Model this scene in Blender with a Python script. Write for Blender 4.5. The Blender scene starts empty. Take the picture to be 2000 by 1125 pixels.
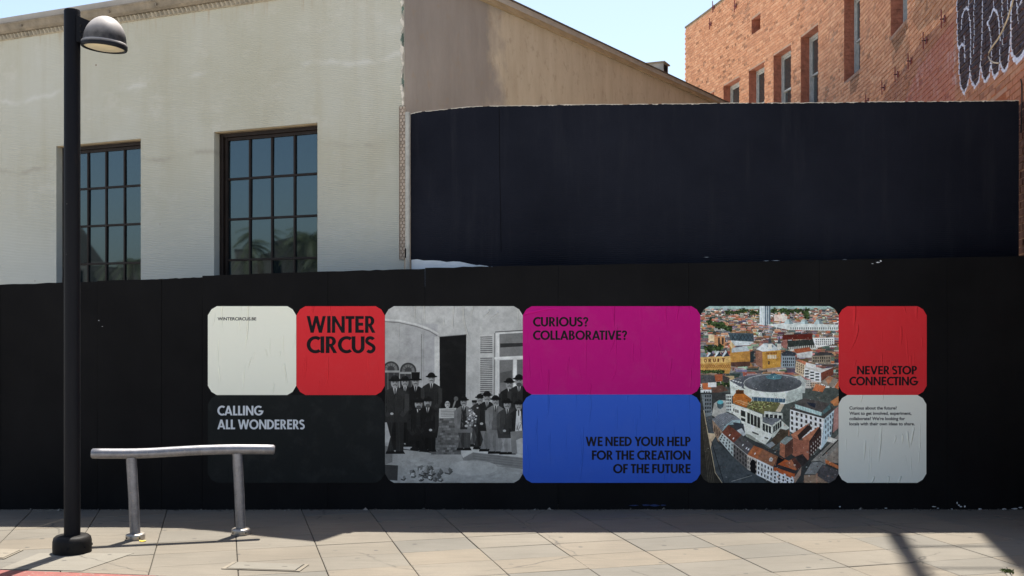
import bpy, bmesh, math, random
import numpy as np
from mathutils import Vector, Matrix

random.seed(7)
rng = np.random.default_rng(7)
scene = bpy.context.scene
COL = scene.collection

# ------------------------------------------------------------------ camera, sky, sun, exposure
F = 2085.0            # focal length in pixels of the 2000 px wide photograph
EYE = 1.8             # camera height
HZ = 620.0            # horizon row
cam_d = bpy.data.cameras.new('camera')
cam = bpy.data.objects.new('camera', cam_d)
COL.objects.link(cam)
cam.location = (0, 0, EYE)
cam.rotation_euler = (math.radians(90), 0, 0)
cam_d.sensor_width = 36.0
cam_d.lens = 36.0 * F / 2000.0
cam_d.shift_y = (HZ - 562.5) / 2000.0
cam_d.clip_end = 3000
cam_d.clip_start = 0.05
scene.camera = cam

SHX, SHY = 0.092, 0.392            # shadow of a 1 m pole falls at (-SHX, -SHY)
sun_elev = math.atan2(1.0, math.hypot(SHX, SHY))
sun_az = math.atan2(SHX, SHY)     # from +Y towards +X
world = bpy.data.worlds.new('World')
scene.world = world
world.use_nodes = True
wn = world.node_tree
bg = wn.nodes['Background']
sky = wn.nodes.new('ShaderNodeTexSky')
sky.sky_type = 'NISHITA'
sky.sun_disc = False
sky.sun_elevation = sun_elev
sky.sun_rotation = sun_az
sky.air_density = 1.0
sky.dust_density = 1.9
sky.ozone_density = 1.0
wn.links.new(sky.outputs['Color'], bg.inputs['Color'])
bg.inputs['Strength'].default_value = 0.072

sun_d = bpy.data.lights.new('sun', 'SUN')
sun_d.energy = 4.4
sun_d.angle = math.radians(0.53)
sun_d.color = (1.0, 0.95, 0.87)
sun = bpy.data.objects.new('sun', sun_d)
COL.objects.link(sun)
sun.location = (4, 20, 40)
sun.rotation_euler = Vector((SHX, SHY, 1.0)).to_track_quat('Z', 'Y').to_euler()

vs = scene.view_settings
vs.view_transform = 'Standard'
vs.look = 'None'
vs.gamma = 1.0
vs.use_curve_mapping = False
vs.exposure = 1.6
scene.render.film_transparent = False
try:
    scene.cycles.max_bounces = 8
    scene.cycles.diffuse_bounces = 5
except Exception:
    pass


def P(px, py, Y):
    """world point seen at pixel (px, py) of the photograph, Y metres away"""
    return Vector(((px - 1000.0) * Y / F, Y, EYE + (HZ - py) * Y / F))


def G(px, py):
    """ground point seen at a pixel"""
    Y = EYE * F / (py - HZ)
    return Vector(((px - 1000.0) * Y / F, Y, 0.0))


def lin(r, g, b):
    def f(c):
        c /= 255.0
        return c / 12.92 if c <= 0.04045 else ((c + 0.055) / 1.055) ** 2.4
    return (f(r), f(g), f(b))


# ------------------------------------------------------------------ object helpers
def tag(o, label=None, cat=None, group=None, kind=None):
    if label: o['label'] = label
    if cat: o['category'] = cat
    if group: o['group'] = group
    if kind: o['kind'] = kind
    return o


def empty(name, loc=(0, 0, 0), label=None, cat=None, group=None):
    o = bpy.data.objects.new(name, None)
    COL.objects.link(o)
    o.location = loc
    o.empty_display_size = 0.2
    return tag(o, label, cat, group)


class MB:
    """collects faces, then links them as one mesh object"""
    def __init__(s):
        s.v = []; s.f = []; s.m = []; s.sm = []

    def add(s, pts, mat=0, smooth=False):
        n = len(s.v)
        s.v += [tuple(p) for p in pts]
        s.f.append(tuple(range(n, n + len(pts))))
        s.m.append(mat); s.sm.append(smooth)

    def grid(s, rows, mat=0, smooth=True, close_u=False, close_v=False):
        n = len(s.v); nu = len(rows); nv = len(rows[0])
        for r in rows: s.v += [tuple(p) for p in r]
        for i in range(nu if close_u else nu - 1):
            for j in range(nv if close_v else nv - 1):
                a = n + i * nv + j; b = n + i * nv + (j + 1) % nv
                c = n + ((i + 1) % nu) * nv + (j + 1) % nv; d = n + ((i + 1) % nu) * nv + j
                s.f.append((a, b, c, d)); s.m.append(mat); s.sm.append(smooth)

    def box(s, o, ax, ay, az, mat=0):
        """box from corner o along three edge vectors"""
        o, ax, ay, az = Vector(o), Vector(ax), Vector(ay), Vector(az)
        n = len(s.v)
        for k in (0, 1):
            for j in (0, 1):
                for i in (0, 1):
                    s.v.append(tuple(o + ax * i + ay * j + az * k))
        for f in ((0, 2, 3, 1), (4, 5, 7, 6), (0, 1, 5, 4), (2, 6, 7, 3), (0, 4, 6, 2), (1, 3, 7, 5)):
            s.f.append(tuple(n + q for q in f)); s.m.append(mat); s.sm.append(False)

    def bb(s, x0, y0, z0, x1, y1, z1, mat=0):
        s.box((x0, y0, z0), (x1 - x0, 0, 0), (0, y1 - y0, 0), (0, 0, z1 - z0), mat)

    def prism(s, pts, vec, mat=0, cap=True):
        """polygon pts extruded by vec"""
        vec = Vector(vec); pts = [Vector(p) for p in pts]
        if cap:
            s.add(pts, mat); s.add([p + vec for p in reversed(pts)], mat)
        k = len(pts)
        for i in range(k):
            a, b = pts[i], pts[(i + 1) % k]
            s.add([b, a, a + vec, b + vec], mat)

    def tube(s, path, rad, n=16, cap=True, mat=0):
        path = [Vector(p) for p in path]
        rads = rad if isinstance(rad, (list, tuple)) else [rad] * len(path)
        rows = []
        up = None
        for i, p in enumerate(path):
            t = (path[min(i + 1, len(path) - 1)] - path[max(i - 1, 0)]).normalized()
            if up is None:
                up = Vector((0, 0, 1)) if abs(t.z) < 0.9 else Vector((0, 1, 0))
            a = t.cross(up).normalized(); b = a.cross(t).normalized(); up = b
            rows.append([p + (a * math.cos(2 * math.pi * k / n) + b * math.sin(2 * math.pi * k / n)) * rads[i] for k in range(n)])
        s.grid(rows, mat, True, False, True)
        if cap:
            s.add(list(reversed(rows[0])), mat); s.add(rows[-1], mat)

    def lathe(s, prof, n=32, mat=0, origin=(0, 0, 0)):
        o = Vector(origin)
        rows = [[o + Vector((r * math.cos(2 * math.pi * k / n), r * math.sin(2 * math.pi * k / n), z)) for k in range(n)] for r, z in prof]
        s.grid(rows, mat, True, False, True)

    def build(s, name, mats, parent=None, merge=False):
        me = bpy.data.meshes.new(name)
        me.from_pydata(s.v, [], s.f)
        if not isinstance(mats, (list, tuple)): mats = [mats]
        for m in mats: me.materials.append(m)
        me.polygons.foreach_set('material_index', s.m)
        me.polygons.foreach_set('use_smooth', s.sm)
        me.update()
        if merge:
            bm = bmesh.new(); bm.from_mesh(me)
            bmesh.ops.remove_doubles(bm, verts=bm.verts, dist=0.0002)
            bmesh.ops.recalc_face_normals(bm, faces=bm.faces)
            bm.to_mesh(me); bm.free()
        o = bpy.data.objects.new(name, me)
        COL.objects.link(o)
        if parent:
            o.parent = parent
            # child coordinates are given in world space; parents are only translated / rotated about z
            o.matrix_parent_inverse = parent_matrix(parent).inverted()
        return o


def parent_matrix(o):
    m = Matrix.LocRotScale(o.location, o.rotation_euler, o.scale)
    if o.parent:
        return parent_matrix(o.parent) @ o.matrix_parent_inverse @ m
    return m


def bevel(o, w, seg=2):
    m = o.modifiers.new('bevel', 'BEVEL'); m.width = w; m.segments = seg; m.limit_method = 'ANGLE'
    return o


# ------------------------------------------------------------------ material helpers
def mat_new(name):
    m = bpy.data.materials.new(name); m.use_nodes = True
    nt = m.node_tree
    return m, nt, nt.nodes['Principled BSDF']


def N(nt, kind, **kw):
    n = nt.nodes.new(kind)
    for k, v in kw.items():
        if k in n.inputs: n.inputs[k].default_value = v
        else: setattr(n, k, v)
    return n


def noise(nt, vec, scale, detail=4.0, rough=0.6, dist=0.0):
    n = N(nt, 'ShaderNodeTexNoise')
    n.inputs['Scale'].default_value = scale; n.inputs['Detail'].default_value = detail
    n.inputs['Roughness'].default_value = rough; n.inputs['Distortion'].default_value = dist
    nt.links.new(vec, n.inputs['Vector'])
    return n.outputs['Fac']


def ramp(nt, fac, stops):
    r = nt.nodes.new('ShaderNodeValToRGB')
    e = r.color_ramp.elements
    while len(e) < len(stops): e.new(0.5)
    for i, (p, c) in enumerate(stops):
        e[i].position = p
        e[i].color = (c, c, c, 1) if isinstance(c, (int, float)) else (c[0], c[1], c[2], 1)
    nt.links.new(fac, r.inputs['Fac'])
    return r.outputs['Color']


def mix(nt, fac, a, b, mode='MIX'):
    m = nt.nodes.new('ShaderNodeMix'); m.data_type = 'RGBA'; m.blend_type = mode
    for sock, val in ((0, fac), (6, a), (7, b)):
        if isinstance(val, bpy.types.NodeSocket): nt.links.new(val, m.inputs[sock])
        elif sock == 0: m.inputs[0].default_value = val
        else: m.inputs[sock].default_value = (val[0], val[1], val[2], 1)
    return m.outputs[2]


def math_n(nt, op, a, b=None, clamp=False):
    m = nt.nodes.new('ShaderNodeMath'); m.operation = op; m.use_clamp = clamp
    for i, v in enumerate((a, b)):
        if v is None: continue
        if isinstance(v, bpy.types.NodeSocket): nt.links.new(v, m.inputs[i])
        else: m.inputs[i].default_value = v
    return m.outputs[0]


def coords(nt, scale=(1, 1, 1)):
    g = nt.nodes.new('ShaderNodeNewGeometry')
    mp = nt.nodes.new('ShaderNodeMapping')
    mp.inputs['Scale'].default_value = scale
    nt.links.new(g.outputs['Position'], mp.inputs['Vector'])
    return mp.outputs['Vector']


def bump(nt, bsdf, height, strength=0.3, dist=0.01, normal=None):
    b = nt.nodes.new('ShaderNodeBump')
    b.inputs['Strength'].default_value = strength; b.inputs['Distance'].default_value = dist
    nt.links.new(height, b.inputs['Height'])
    if normal is not None: nt.links.new(normal, b.inputs['Normal'])
    if bsdf is not None: nt.links.new(b.outputs['Normal'], bsdf.inputs['Normal'])
    return b.outputs['Normal']


def simple(name, col, rough=0.7, var=0.15, scale=4.0, bmp=0.15, bscale=60, metal=0.0, stretch=(1, 1, 1), spec=0.5, bdist=0.004):
    m, nt, b = mat_new(name)
    v = coords(nt, stretch)
    n = noise(nt, v, scale, 6, 0.65)
    lo = tuple(c * (1 - var) for c in col); hi = tuple(min(1, c * (1 + var)) for c in col)
    nt.links.new(ramp(nt, n, [(0.3, lo), (0.7, hi)]), b.inputs['Base Color'])
    b.inputs['Roughness'].default_value = rough
    b.inputs['Metallic'].default_value = metal
    b.inputs['Specular IOR Level'].default_value = spec
    if bmp:
        bump(nt, b, noise(nt, coords(nt), bscale, 4, 0.6), bmp, bdist)
    return m

# ------------------------------------------------------------------ materials of the place
def pavement_mat(name, base, seedshift, rough=0.85):
    m, nt, b = mat_new(name)
    v = coords(nt)
    big = noise(nt, v, 0.9, 5, 0.6)
    fine = noise(nt, v, 55, 5, 0.7)
    lo = tuple(c * 0.84 for c in base); hi = tuple(c * 1.14 for c in base)
    c = ramp(nt, big, [(0.32, lo), (0.68, hi)])
    oi = nt.nodes.new('ShaderNodeObjectInfo')
    tint = ramp(nt, oi.outputs['Random'], [(0.0, (0.84, 0.88, 0.93)), (0.5, (1.0, 1.0, 1.0)), (1.0, (1.08, 1.02, 0.95))])
    c = mix(nt, 1.0, c, tint, 'MULTIPLY')
    c = mix(nt, math_n(nt, 'MULTIPLY', ramp(nt, fine, [(0.25, 0.85), (0.75, 0.1)]), 0.35), c, (base[0] * .55, base[1] * .54, base[2] * .52))
    # brushed streaks and worn grime drawn out across the walk
    st = noise(nt, coords(nt, (0.8, 7, 1)), 2.6, 7, 0.72, 0.6)
    c = mix(nt, ramp(nt, st, [(0.48, 0.0), (0.70, 0.55)]), c, (base[0] * .62, base[1] * .62, base[2] * .6))
    # trodden gum: sparse dark spots
    vo = N(nt, 'ShaderNodeTexVoronoi'); vo.inputs['Scale'].default_value = 5.2
    nt.links.new(coords(nt, (1, 1.0, 0)), vo.inputs['Vector'])
    sp = ramp(nt, vo.outputs['Distance'], [(0.09, 1.0), (0.125, 0.0)])
    keep = ramp(nt, noise(nt, coords(nt), 1.7, 2, 0.5), [(0.44, 0.0), (0.54, 0.8)])
    c = mix(nt, math_n(nt, 'MULTIPLY', sp, keep), c, (0.05, 0.047, 0.042))
    # hairline cracks
    vc = N(nt, 'ShaderNodeTexVoronoi', feature='DISTANCE_TO_EDGE'); vc.inputs['Scale'].default_value = 0.75
    wv = nt.nodes.new('ShaderNodeMix'); wv.data_type = 'VECTOR'; wv.inputs[0].default_value = 0.16
    nz_ = nt.nodes.new('ShaderNodeTexNoise'); nz_.inputs['Scale'].default_value = 3.0; nz_.inputs['Detail'].default_value = 6
    nt.links.new(coords(nt), nz_.inputs['Vector']); nt.links.new(coords(nt), wv.inputs[4]); nt.links.new(nz_.outputs['Color'], wv.inputs[5])
    nt.links.new(wv.outputs[1], vc.inputs['Vector'])
    crk = math_n(nt, 'MULTIPLY', ramp(nt, vc.outputs['Distance'], [(0.0, 0.8), (0.006, 0.0)]), ramp(nt, noise(nt, coords(nt), 0.8, 3), [(0.5, 0.0), (0.56, 1.0)]))
    c = mix(nt, crk, c, (0.045, 0.04, 0.034))
    nt.links.new(c, b.inputs['Base Color'])
    b.inputs['Roughness'].default_value = rough
    b.inputs['Specular IOR Level'].default_value = 0.3
    nb = bump(nt, None, fine, 0.35, 0.004)
    bump(nt, b, noise(nt, coords(nt), 9, 4, 0.6), 0.25, 0.008, nb)
    return m


SLAB = (0.136, 0.121, 0.097)
M_slab = pavement_mat('pavement_slab', SLAB, 0)
M_pad = pavement_mat('pale_concrete', (0.172, 0.153, 0.121), 3)
M_joint = simple('joint_grit', (0.050, 0.045, 0.037), 0.95, 0.4, 20, 0.6, 120)
M_road = simple('road_concrete', (0.41, 0.395, 0.365), 0.9, 0.12, 1.2, 0.4, 70)
M_earth = simple('bare_ground', (0.36, 0.34, 0.305), 0.95, 0.2, 0.4, 0.3, 9)
M_iron = simple('cast_iron', (0.12, 0.105, 0.085), 0.6, 0.3, 30, 0.4, 90)


def kerb_material():
    m, nt, b = mat_new('red_kerb_paint')
    n = noise(nt, coords(nt), 9, 7, 0.75)
    worn = noise(nt, coords(nt), 26, 6, 0.75)
    red = ramp(nt, n, [(0.3, (0.125, 0.028, 0.022)), (0.7, (0.19, 0.05, 0.037))])
    c = mix(nt, ramp(nt, worn, [(0.58, 0.0), (0.64, 1.0)]), red, (0.17, 0.15, 0.12))
    nt.links.new(c, b.inputs['Base Color']); b.inputs['Roughness'].default_value = 0.75
    bump(nt, b, worn, 0.3, 0.004)
    return m


M_kerb = kerb_material()


def stucco_mat():
    """cream stucco combed into fine horizontal ridges"""
    m, nt, b = mat_new('combed_stucco')
    g = nt.nodes.new('ShaderNodeNewGeometry')
    sep = nt.nodes.new('ShaderNodeSeparateXYZ'); nt.links.new(g.outputs['Position'], sep.inputs[0])
    big = noise(nt, coords(nt, (1, 1, 1)), 0.55, 6, 0.62)
    drip = noise(nt, coords(nt, (3.0, 3.0, 0.35)), 1.5, 6, 0.65)
    c = ramp(nt, big, [(0.3, (0.395, 0.372, 0.28)), (0.5, (0.438, 0.42, 0.338)), (0.7, (0.47, 0.46, 0.395))])
    c = mix(nt, ramp(nt, drip, [(0.45, 0.0), (0.78, 0.34)]), c, (0.35, 0.30, 0.20))
    blot = noise(nt, coords(nt, (1, 1, 1.4)), 2.3, 6, 0.7)
    c = mix(nt, ramp(nt, blot, [(0.55, 0.0), (0.72, 0.35)]), c, (0.56, 0.535, 0.47))
    # coat line: paler and cooler towards the bottom, from a wandering edge about 3.6 m up
    wob = math_n(nt, 'MULTIPLY', math_n(nt, 'SUBTRACT', noise(nt, coords(nt, (1, 1, 0)), 1.4, 5, 0.6), 0.5), 0.35)
    zz = math_n(nt, 'ADD', sep.outputs['Z'], wob)
    low = nt.nodes.new('ShaderNodeMapRange'); low.clamp = True
    low.inputs['From Min'].default_value = 3.62; low.inputs['From Max'].default_value = 2.3
    nt.links.new(zz, low.inputs['Value'])
    c = mix(nt, math_n(nt, 'MULTIPLY', low.outputs[0], 0.75), c, (0.468, 0.475, 0.43))
    # the seam itself: a thin dirty line
    d = math_n(nt, 'ABSOLUTE', math_n(nt, 'SUBTRACT', zz, 3.60))
    seam = ramp(nt, d, [(0.0, 0.75), (0.045, 0.0)])
    seam = math_n(nt, 'MULTIPLY', seam, ramp(nt, noise(nt, coords(nt), 2.2, 3), [(0.42, 0.0), (0.55, 0.9)]))
    c = mix(nt, seam, c, (0.33, 0.30, 0.24))
    # efflorescence line higher up
    d2 = math_n(nt, 'ABSOLUTE', math_n(nt, 'SUBTRACT', zz, 4.46))
    s2 = math_n(nt, 'MULTIPLY', ramp(nt, d2, [(0.0, 0.5), (0.045, 0.0)]), ramp(nt, noise(nt, coords(nt), 1.1, 3), [(0.46, 0.0), (0.56, 0.9)]))
    c = mix(nt, s2, c, (0.60, 0.585, 0.54))
    # rust drips just under the gutter
    topd = nt.nodes.new('ShaderNodeMapRange'); topd.clamp = True
    topd.inputs['From Min'].default_value = 5.0; topd.inputs['From Max'].default_value = 5.22
    nt.links.new(sep.outputs['Z'], topd.inputs['Value'])
    rd = math_n(nt, 'MULTIPLY', topd.outputs[0], ramp(nt, noise(nt, coords(nt, (9, 9, 0.6)), 2.0, 4), [(0.52, 0.0), (0.7, 0.5)]))
    c = mix(nt, rd, c, (0.33, 0.22, 0.13))
    # small dark specks
    vo = N(nt, 'ShaderNodeTexVoronoi'); vo.inputs['Scale'].default_value = 4.0
    nt.links.new(coords(nt), vo.inputs['Vector'])
    sp = math_n(nt, 'MULTIPLY', ramp(nt, vo.outputs['Distance'], [(0.035, 0.9), (0.06, 0.0)]), ramp(nt, noise(nt, coords(nt), 0.9, 2), [(0.52, 0.0), (0.6, 1.0)]))
    c = mix(nt, sp, c, (0.17, 0.11, 0.08))
    nt.links.new(c, b.inputs['Base Color'])
    b.inputs['Roughness'].default_value = 0.85; b.inputs['Specular IOR Level'].default_value = 0.3
    # ridges 17 mm apart, wandering; strong low down, worn away near the top
    ph = math_n(nt, 'ADD', math_n(nt, 'MULTIPLY', sep.outputs['Z'], 2 * math.pi / 0.019),
                math_n(nt, 'MULTIPLY', noise(nt, coords(nt, (0.45, 0.45, 0.8)), 1.5, 4, 0.5), 22.0))
    w = math_n(nt, 'SINE', ph)
    amp = nt.nodes.new('ShaderNodeMapRange'); amp.clamp = True
    amp.inputs['From Min'].default_value = 5.2; amp.inputs['From Max'].default_value = 2.6
    amp.inputs['To Min'].default_value = 0.25; amp.inputs['To Max'].default_value = 1.0
    nt.links.new(sep.outputs['Z'], amp.inputs['Value'])
    patch = ramp(nt, noise(nt, coords(nt), 1.3, 4), [(0.35, 0.25), (0.6, 1.0)])
    h = math_n(nt, 'MULTIPLY', math_n(nt, 'MULTIPLY', w, amp.outputs[0]), patch)
    n1 = bump(nt, None, h, 0.36, 0.0045)
    bump(nt, b, noise(nt, coords(nt), 4, 5, 0.6), 0.3, 0.012, n1)
    return m


M_stucco = stucco_mat()


def side_mat():
    """brown wall, an older darker paint on its street end with a wandering edge"""
    m, nt, b = mat_new('brown_side_paint')
    g = nt.nodes.new('ShaderNodeNewGeometry')
    sep = nt.nodes.new('ShaderNodeSeparateXYZ'); nt.links.new(g.outputs['Position'], sep.inputs[0])
    edge = math_n(nt, 'ADD', sep.outputs['Y'], math_n(nt, 'MULTIPLY', noise(nt, coords(nt, (1, 1, 1)), 1.6, 6, 0.6), 1.5))
    f = nt.nodes.new('ShaderNodeMapRange'); f.clamp = True
    f.inputs['From Min'].default_value = 13.4; f.inputs['From Max'].default_value = 13.75
    nt.links.new(edge, f.inputs['Value'])
    n = noise(nt, coords(nt, (2, 2, 0.7)), 1.3, 7, 0.7)
    dark = ramp(nt, n, [(0.3, (0.225, 0.20, 0.178)), (0.7, (0.285, 0.256, 0.23))])
    lite = ramp(nt, n, [(0.3, (0.40, 0.335, 0.245)), (0.7, (0.51, 0.445, 0.34))])
    c = mix(nt, f.outputs[0], dark, lite)
    sp = noise(nt, coords(nt, (1, 1, 1)), 6, 6, 0.7)
    c = mix(nt, ramp(nt, sp, [(0.56, 0.0), (0.68, 0.5)]), c, (0.27, 0.21, 0.15))
    nt.links.new(c, b.inputs['Base Color']); b.inputs['Roughness'].default_value = 0.9
    bump(nt, b, noise(nt, coords(nt), 8, 6, 0.7), 0.4, 0.012)
    return m


M_side = side_mat()
M_fascia = simple('fascia_board', (0.30, 0.225, 0.13), 0.8, 0.25, 2.5, 0.3, 30, stretch=(1, 1, 4))
M_roof = simple('roof_felt', (0.34, 0.31, 0.27), 0.9, 0.15, 2, 0.4, 40)
M_gutter = simple('gutter_metal', (0.19, 0.155, 0.11), 0.7, 0.35, 6, 0.3, 40)
M_bead = simple('gutter_bead', (0.34, 0.285, 0.20), 0.75, 0.3, 8, 0.3, 60)
M_frame = simple('brown_window_paint', (0.017, 0.0115, 0.0095), 0.5, 0.3, 9, 0.1, 60, spec=0.18)
M_plaster = simple('bare_plaster', (0.60, 0.545, 0.455), 0.9, 0.2, 14, 0.8, 40, bdist=0.01)
M_green = simple('green_old_paint', (0.11, 0.15, 0.115), 0.8, 0.4, 30, 0.4, 60)
M_lath = simple('lath_backing', (0.46, 0.37, 0.29), 0.9, 0.2, 12, 0.4, 60)
M_wire = simple('galvanised_wire', (0.20, 0.15, 0.11), 0.6, 0.2, 20, 0, 1)
M_pipe = simple('grey_pipe', (0.34, 0.33, 0.29), 0.55, 0.2, 8, 0.1, 60)
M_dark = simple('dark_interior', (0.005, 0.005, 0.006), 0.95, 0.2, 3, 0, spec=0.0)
M_vent = simple('zinc_vent', (0.30, 0.29, 0.27), 0.6, 0.25, 7, 0.2, 40)
M_white_patch = simple('white_patch_paint', (0.70, 0.72, 0.73), 0.85, 0.08, 5, 0.3, 60)
M_chip = simple('paint_chip', (0.62, 0.63, 0.64), 0.85, 0.15, 18, 0.3, 60)
M_bluechip = simple('blue_paint_smear', (0.008, 0.022, 0.085), 0.8, 0.3, 18, 0.2, 60)


def glass_mat(name, col, ior=1.5, rough=0.02, wav=0.008, tint=(.68, .88, .98)):
    m, nt, b = mat_new(name)
    n = noise(nt, coords(nt, (1, 1, 0.35)), 3, 5, 0.6)
    b.inputs['Specular Tint'].default_value = tint + (1,)
    nt.links.new(ramp(nt, n, [(0.35, tuple(c * .85 for c in col)), (0.65, tuple(c * 1.15 for c in col))]), b.inputs['Base Color'])
    b.inputs['Roughness'].default_value = rough
    b.inputs['IOR'].default_value = ior
    bump(nt, b, noise(nt, coords(nt), 1.5, 1, 0.4), wav, 0.05)
    return m


M_glass = glass_mat('window_glass', (0.004, 0.009, 0.012), 2.1)
M_bglass = glass_mat('brick_window_glass', (0.05, 0.055, 0.055), 1.5)


def black_wall_mat():
    m, nt, b = mat_new('black_painted_stucco')
    g = nt.nodes.new('ShaderNodeNewGeometry')
    sep = nt.nodes.new('ShaderNodeSeparateXYZ'); nt.links.new(g.outputs['Position'], sep.inputs[0])
    n = noise(nt, coords(nt, (1, 1, 1)), 0.8, 6, 0.65)
    c = ramp(nt, n, [(0.3, (0.0058, 0.0068, 0.0115)), (0.7, (0.0122, 0.0136, 0.0205))])
    st = noise(nt, coords(nt, (6, 1, 0.5)), 1.6, 6, 0.7)
    c = mix(nt, ramp(nt, st, [(0.52, 0.0), (0.7, 0.5)]), c, (0.018, 0.0187, 0.024))
    nt.links.new(c, b.inputs['Base Color'])
    b.inputs['Roughness'].default_value = 0.7; b.inputs['Specular IOR Level'].default_value = 0.08
    ph = math_n(nt, 'ADD', math_n(nt, 'MULTIPLY', sep.outputs['Z'], 2 * math.pi / 0.019),
                math_n(nt, 'MULTIPLY', noise(nt, coords(nt, (1, 1, 0.6)), 1.6, 5, 0.6), 26.0))
    amp = nt.nodes.new('ShaderNodeMapRange'); amp.clamp = True
    amp.inputs['From Min'].default_value = 3.2; amp.inputs['From Max'].default_value = 2.5
    amp.inputs['To Min'].default_value = 0.1; amp.inputs['To Max'].default_value = 1.0
    nt.links.new(sep.outputs['Z'], amp.inputs['Value'])
    h = math_n(nt, 'MULTIPLY', math_n(nt, 'SINE', ph), amp.outputs[0])
    n1 = bump(nt, None, h, 0.3, 0.004)
    bump(nt, b, noise(nt, coords(nt), 5, 7, 0.7), 0.4, 0.015, n1)
    return m


M_black = black_wall_mat()


def hoarding_mat():
    m, nt, b = mat_new('black_hoarding_paint')
    n = noise(nt, coords(nt, (1, 1, 1)), 0.9, 7, 0.68)
    c = ramp(nt, n, [(0.3, (0.0044, 0.0042, 0.0044)), (0.7, (0.0100, 0.0096, 0.0098))])
    st = noise(nt, coords(nt, (5, 1, 0.35)), 1.9, 7, 0.72)
    c = mix(nt, ramp(nt, st, [(0.55, 0.0), (0.75, 0.5)]), c, (0.0105, 0.0100, 0.0105))
    sc = noise(nt, coords(nt, (2, 1, 2)), 14, 4, 0.8)
    c = mix(nt, ramp(nt, sc, [(0.70, 0.0), (0.78, 0.4)]), c, (0.06, 0.06, 0.06))
    nt.links.new(c, b.inputs['Base Color'])
    b.inputs['Roughness'].default_value = 0.75; b.inputs['Specular IOR Level'].default_value = 0.07
    n1 = bump(nt, None, noise(nt, coords(nt, (3, 1, 0.3)), 2.2, 4, 0.6), 0.35, 0.012)
    bump(nt, b, noise(nt, coords(nt), 45, 4, 0.7), 0.25, 0.003, n1)
    return m


M_hoard = hoarding_mat()

# ------------------------------------------------------------------ ground, road, pavement
mb = MB(); mb.bb(-900, -900, -0.6, 900, 900, -0.2)
tag(mb.build('ground', M_earth), kind='structure')


def kerb_y(x):                       # back line of the painted kerb
    return 7.613 - 0.148 * (x + 3.651)


mb = MB()
# road in front of the kerb, and the earth yard behind the walls
mb.add([(-400, kerb_y(-400) - .16, -.13), (-400, -40, -.13), (400, -40, -.13), (400, -53, -.13)] if False else
       [(-90, -14, -.13), (60, -14, -.13), (60, kerb_y(60) - .16, -.13), (-90, kerb_y(-90) - .16, -.13)])
tag(mb.build('road', M_road), kind='structure')
mb = MB(); mb.bb(-45, 10.35, -0.15, 40, 60, -0.03)
tag(mb.build('yard', M_earth), kind='structure')

pave = MB()
pave.prism([(-12, kerb_y(-12), -.028), (12, kerb_y(12), -.028), (12, 10.3, -.028), (-12, 10.3, -.028)], (0, 0, -.12))
pavement = tag(pave.build('pavement', M_joint), kind='structure')

mb = MB()
kd = Vector((1, -0.148, 0)).normalized(); kn = Vector((kd.y, -kd.x, 0))
for i in range(-6, 8):               # kerb stones, 1.2 m long
    a = Vector((-3.651, 7.613, 0)) + kd * (i * 1.2 + 0.004)
    k = MB(); k.box(a + Vector((0, 0, -.2)), kd * 1.192, kn * 0.16, Vector((0, 0, .203)))
    o = k.build('kerb_stone', M_kerb, pavement); bevel(o, 0.012, 2)


def clip(poly, inside):
    out = []
    for i in range(len(poly)):
        a, b = poly[i], poly[(i + 1) % len(poly)]
        ia, ib = inside(a), inside(b)
        if ia >= 0: out.append(a)
        if (ia >= 0) != (ib >= 0):
            t = ia / (ia - ib); out.append((a[0] + (b[0] - a[0]) * t, a[1] + (b[1] - a[1]) * t))
    return out


PA = Vector((0.965, 0.2616)); PB = Vector((-0.2616, 0.965))
# joint nodes: one lies at px 463 row 1082 on a line running away; cross joint through (-1.594, 8.415)
pj = Vector((-2.088, 8.106)); qj = Vector((-1.594, 8.415))
U0, V0 = pj.dot(PA), qj.dot(PB)
DU, DV = 0.608, 0.434
slabs = []
for i in range(-12, 20):
    for j in range(-9, 12):
        g_ = 0.0029
        us = (U0 + i * DU + g_, U0 + (i + 1) * DU - g_); vs_ = (V0 + j * DV + g_, V0 + (j + 1) * DV - g_)
        poly = [tuple(PA * u + PB * v) for u, v in ((us[0], vs_[0]), (us[1], vs_[0]), (us[1], vs_[1]), (us[0], vs_[1]))]
        if max(abs(p[0]) for p in poly) > 6.2: continue
        poly = clip(poly, lambda p: p[1] - kerb_y(p[0]) - 0.006)
        if len(poly) < 3: continue
        poly = clip(poly, lambda p: 10.25 - p[1])
        if len(poly) < 3: continue
        slabs.append(poly)
for poly in slabs:
    c = Vector((sum(p[0] for p in poly) / len(poly), sum(p[1] for p in poly) / len(poly), 0))
    ar = 0.5 * abs(sum(poly[k][0] * poly[(k + 1) % len(poly)][1] - poly[(k + 1) % len(poly)][0] * poly[k][1] for k in range(len(poly))))
    if ar < 0.004: continue
    dz = rng.uniform(-0.0022, 0.0022); tx, ty = rng.uniform(-.003, .003, 2)
    top = [Vector((p[0], p[1], dz + (p[0] - c.x) * tx + (p[1] - c.y) * ty)) for p in poly]
    k = MB()
    inn = [p + (c - p).normalized() * 0.006 for p in top]
    for p in inn: p.z = p.z
    rim = [Vector((p.x, p.y, p.z - 0.003)) for p in top]
    k.add(inn)
    n_ = len(top)
    for a in range(n_):
        b_ = (a + 1) % n_
        k.add([rim[a], rim[b_], inn[b_], inn[a]])
        lo = [Vector((rim[a].x, rim[a].y, -.027)), Vector((rim[b_].x, rim[b_].y, -.027))]
        k.add([lo[0], lo[1], rim[b_], rim[a]])
    k.build('slab', M_slab, pavement)

# ------------------------------------------------------------------ cream stucco building
C0 = Vector((-1.088, 10.8, 0))
FD = Vector((-0.911, 0.4125, 0)); FN = Vector((0.4125, 0.911, 0))      # along the front; into the building
SD = FN                                                               # along the side wall (going back)
UP = Vector((0, 0, 1))


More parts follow.
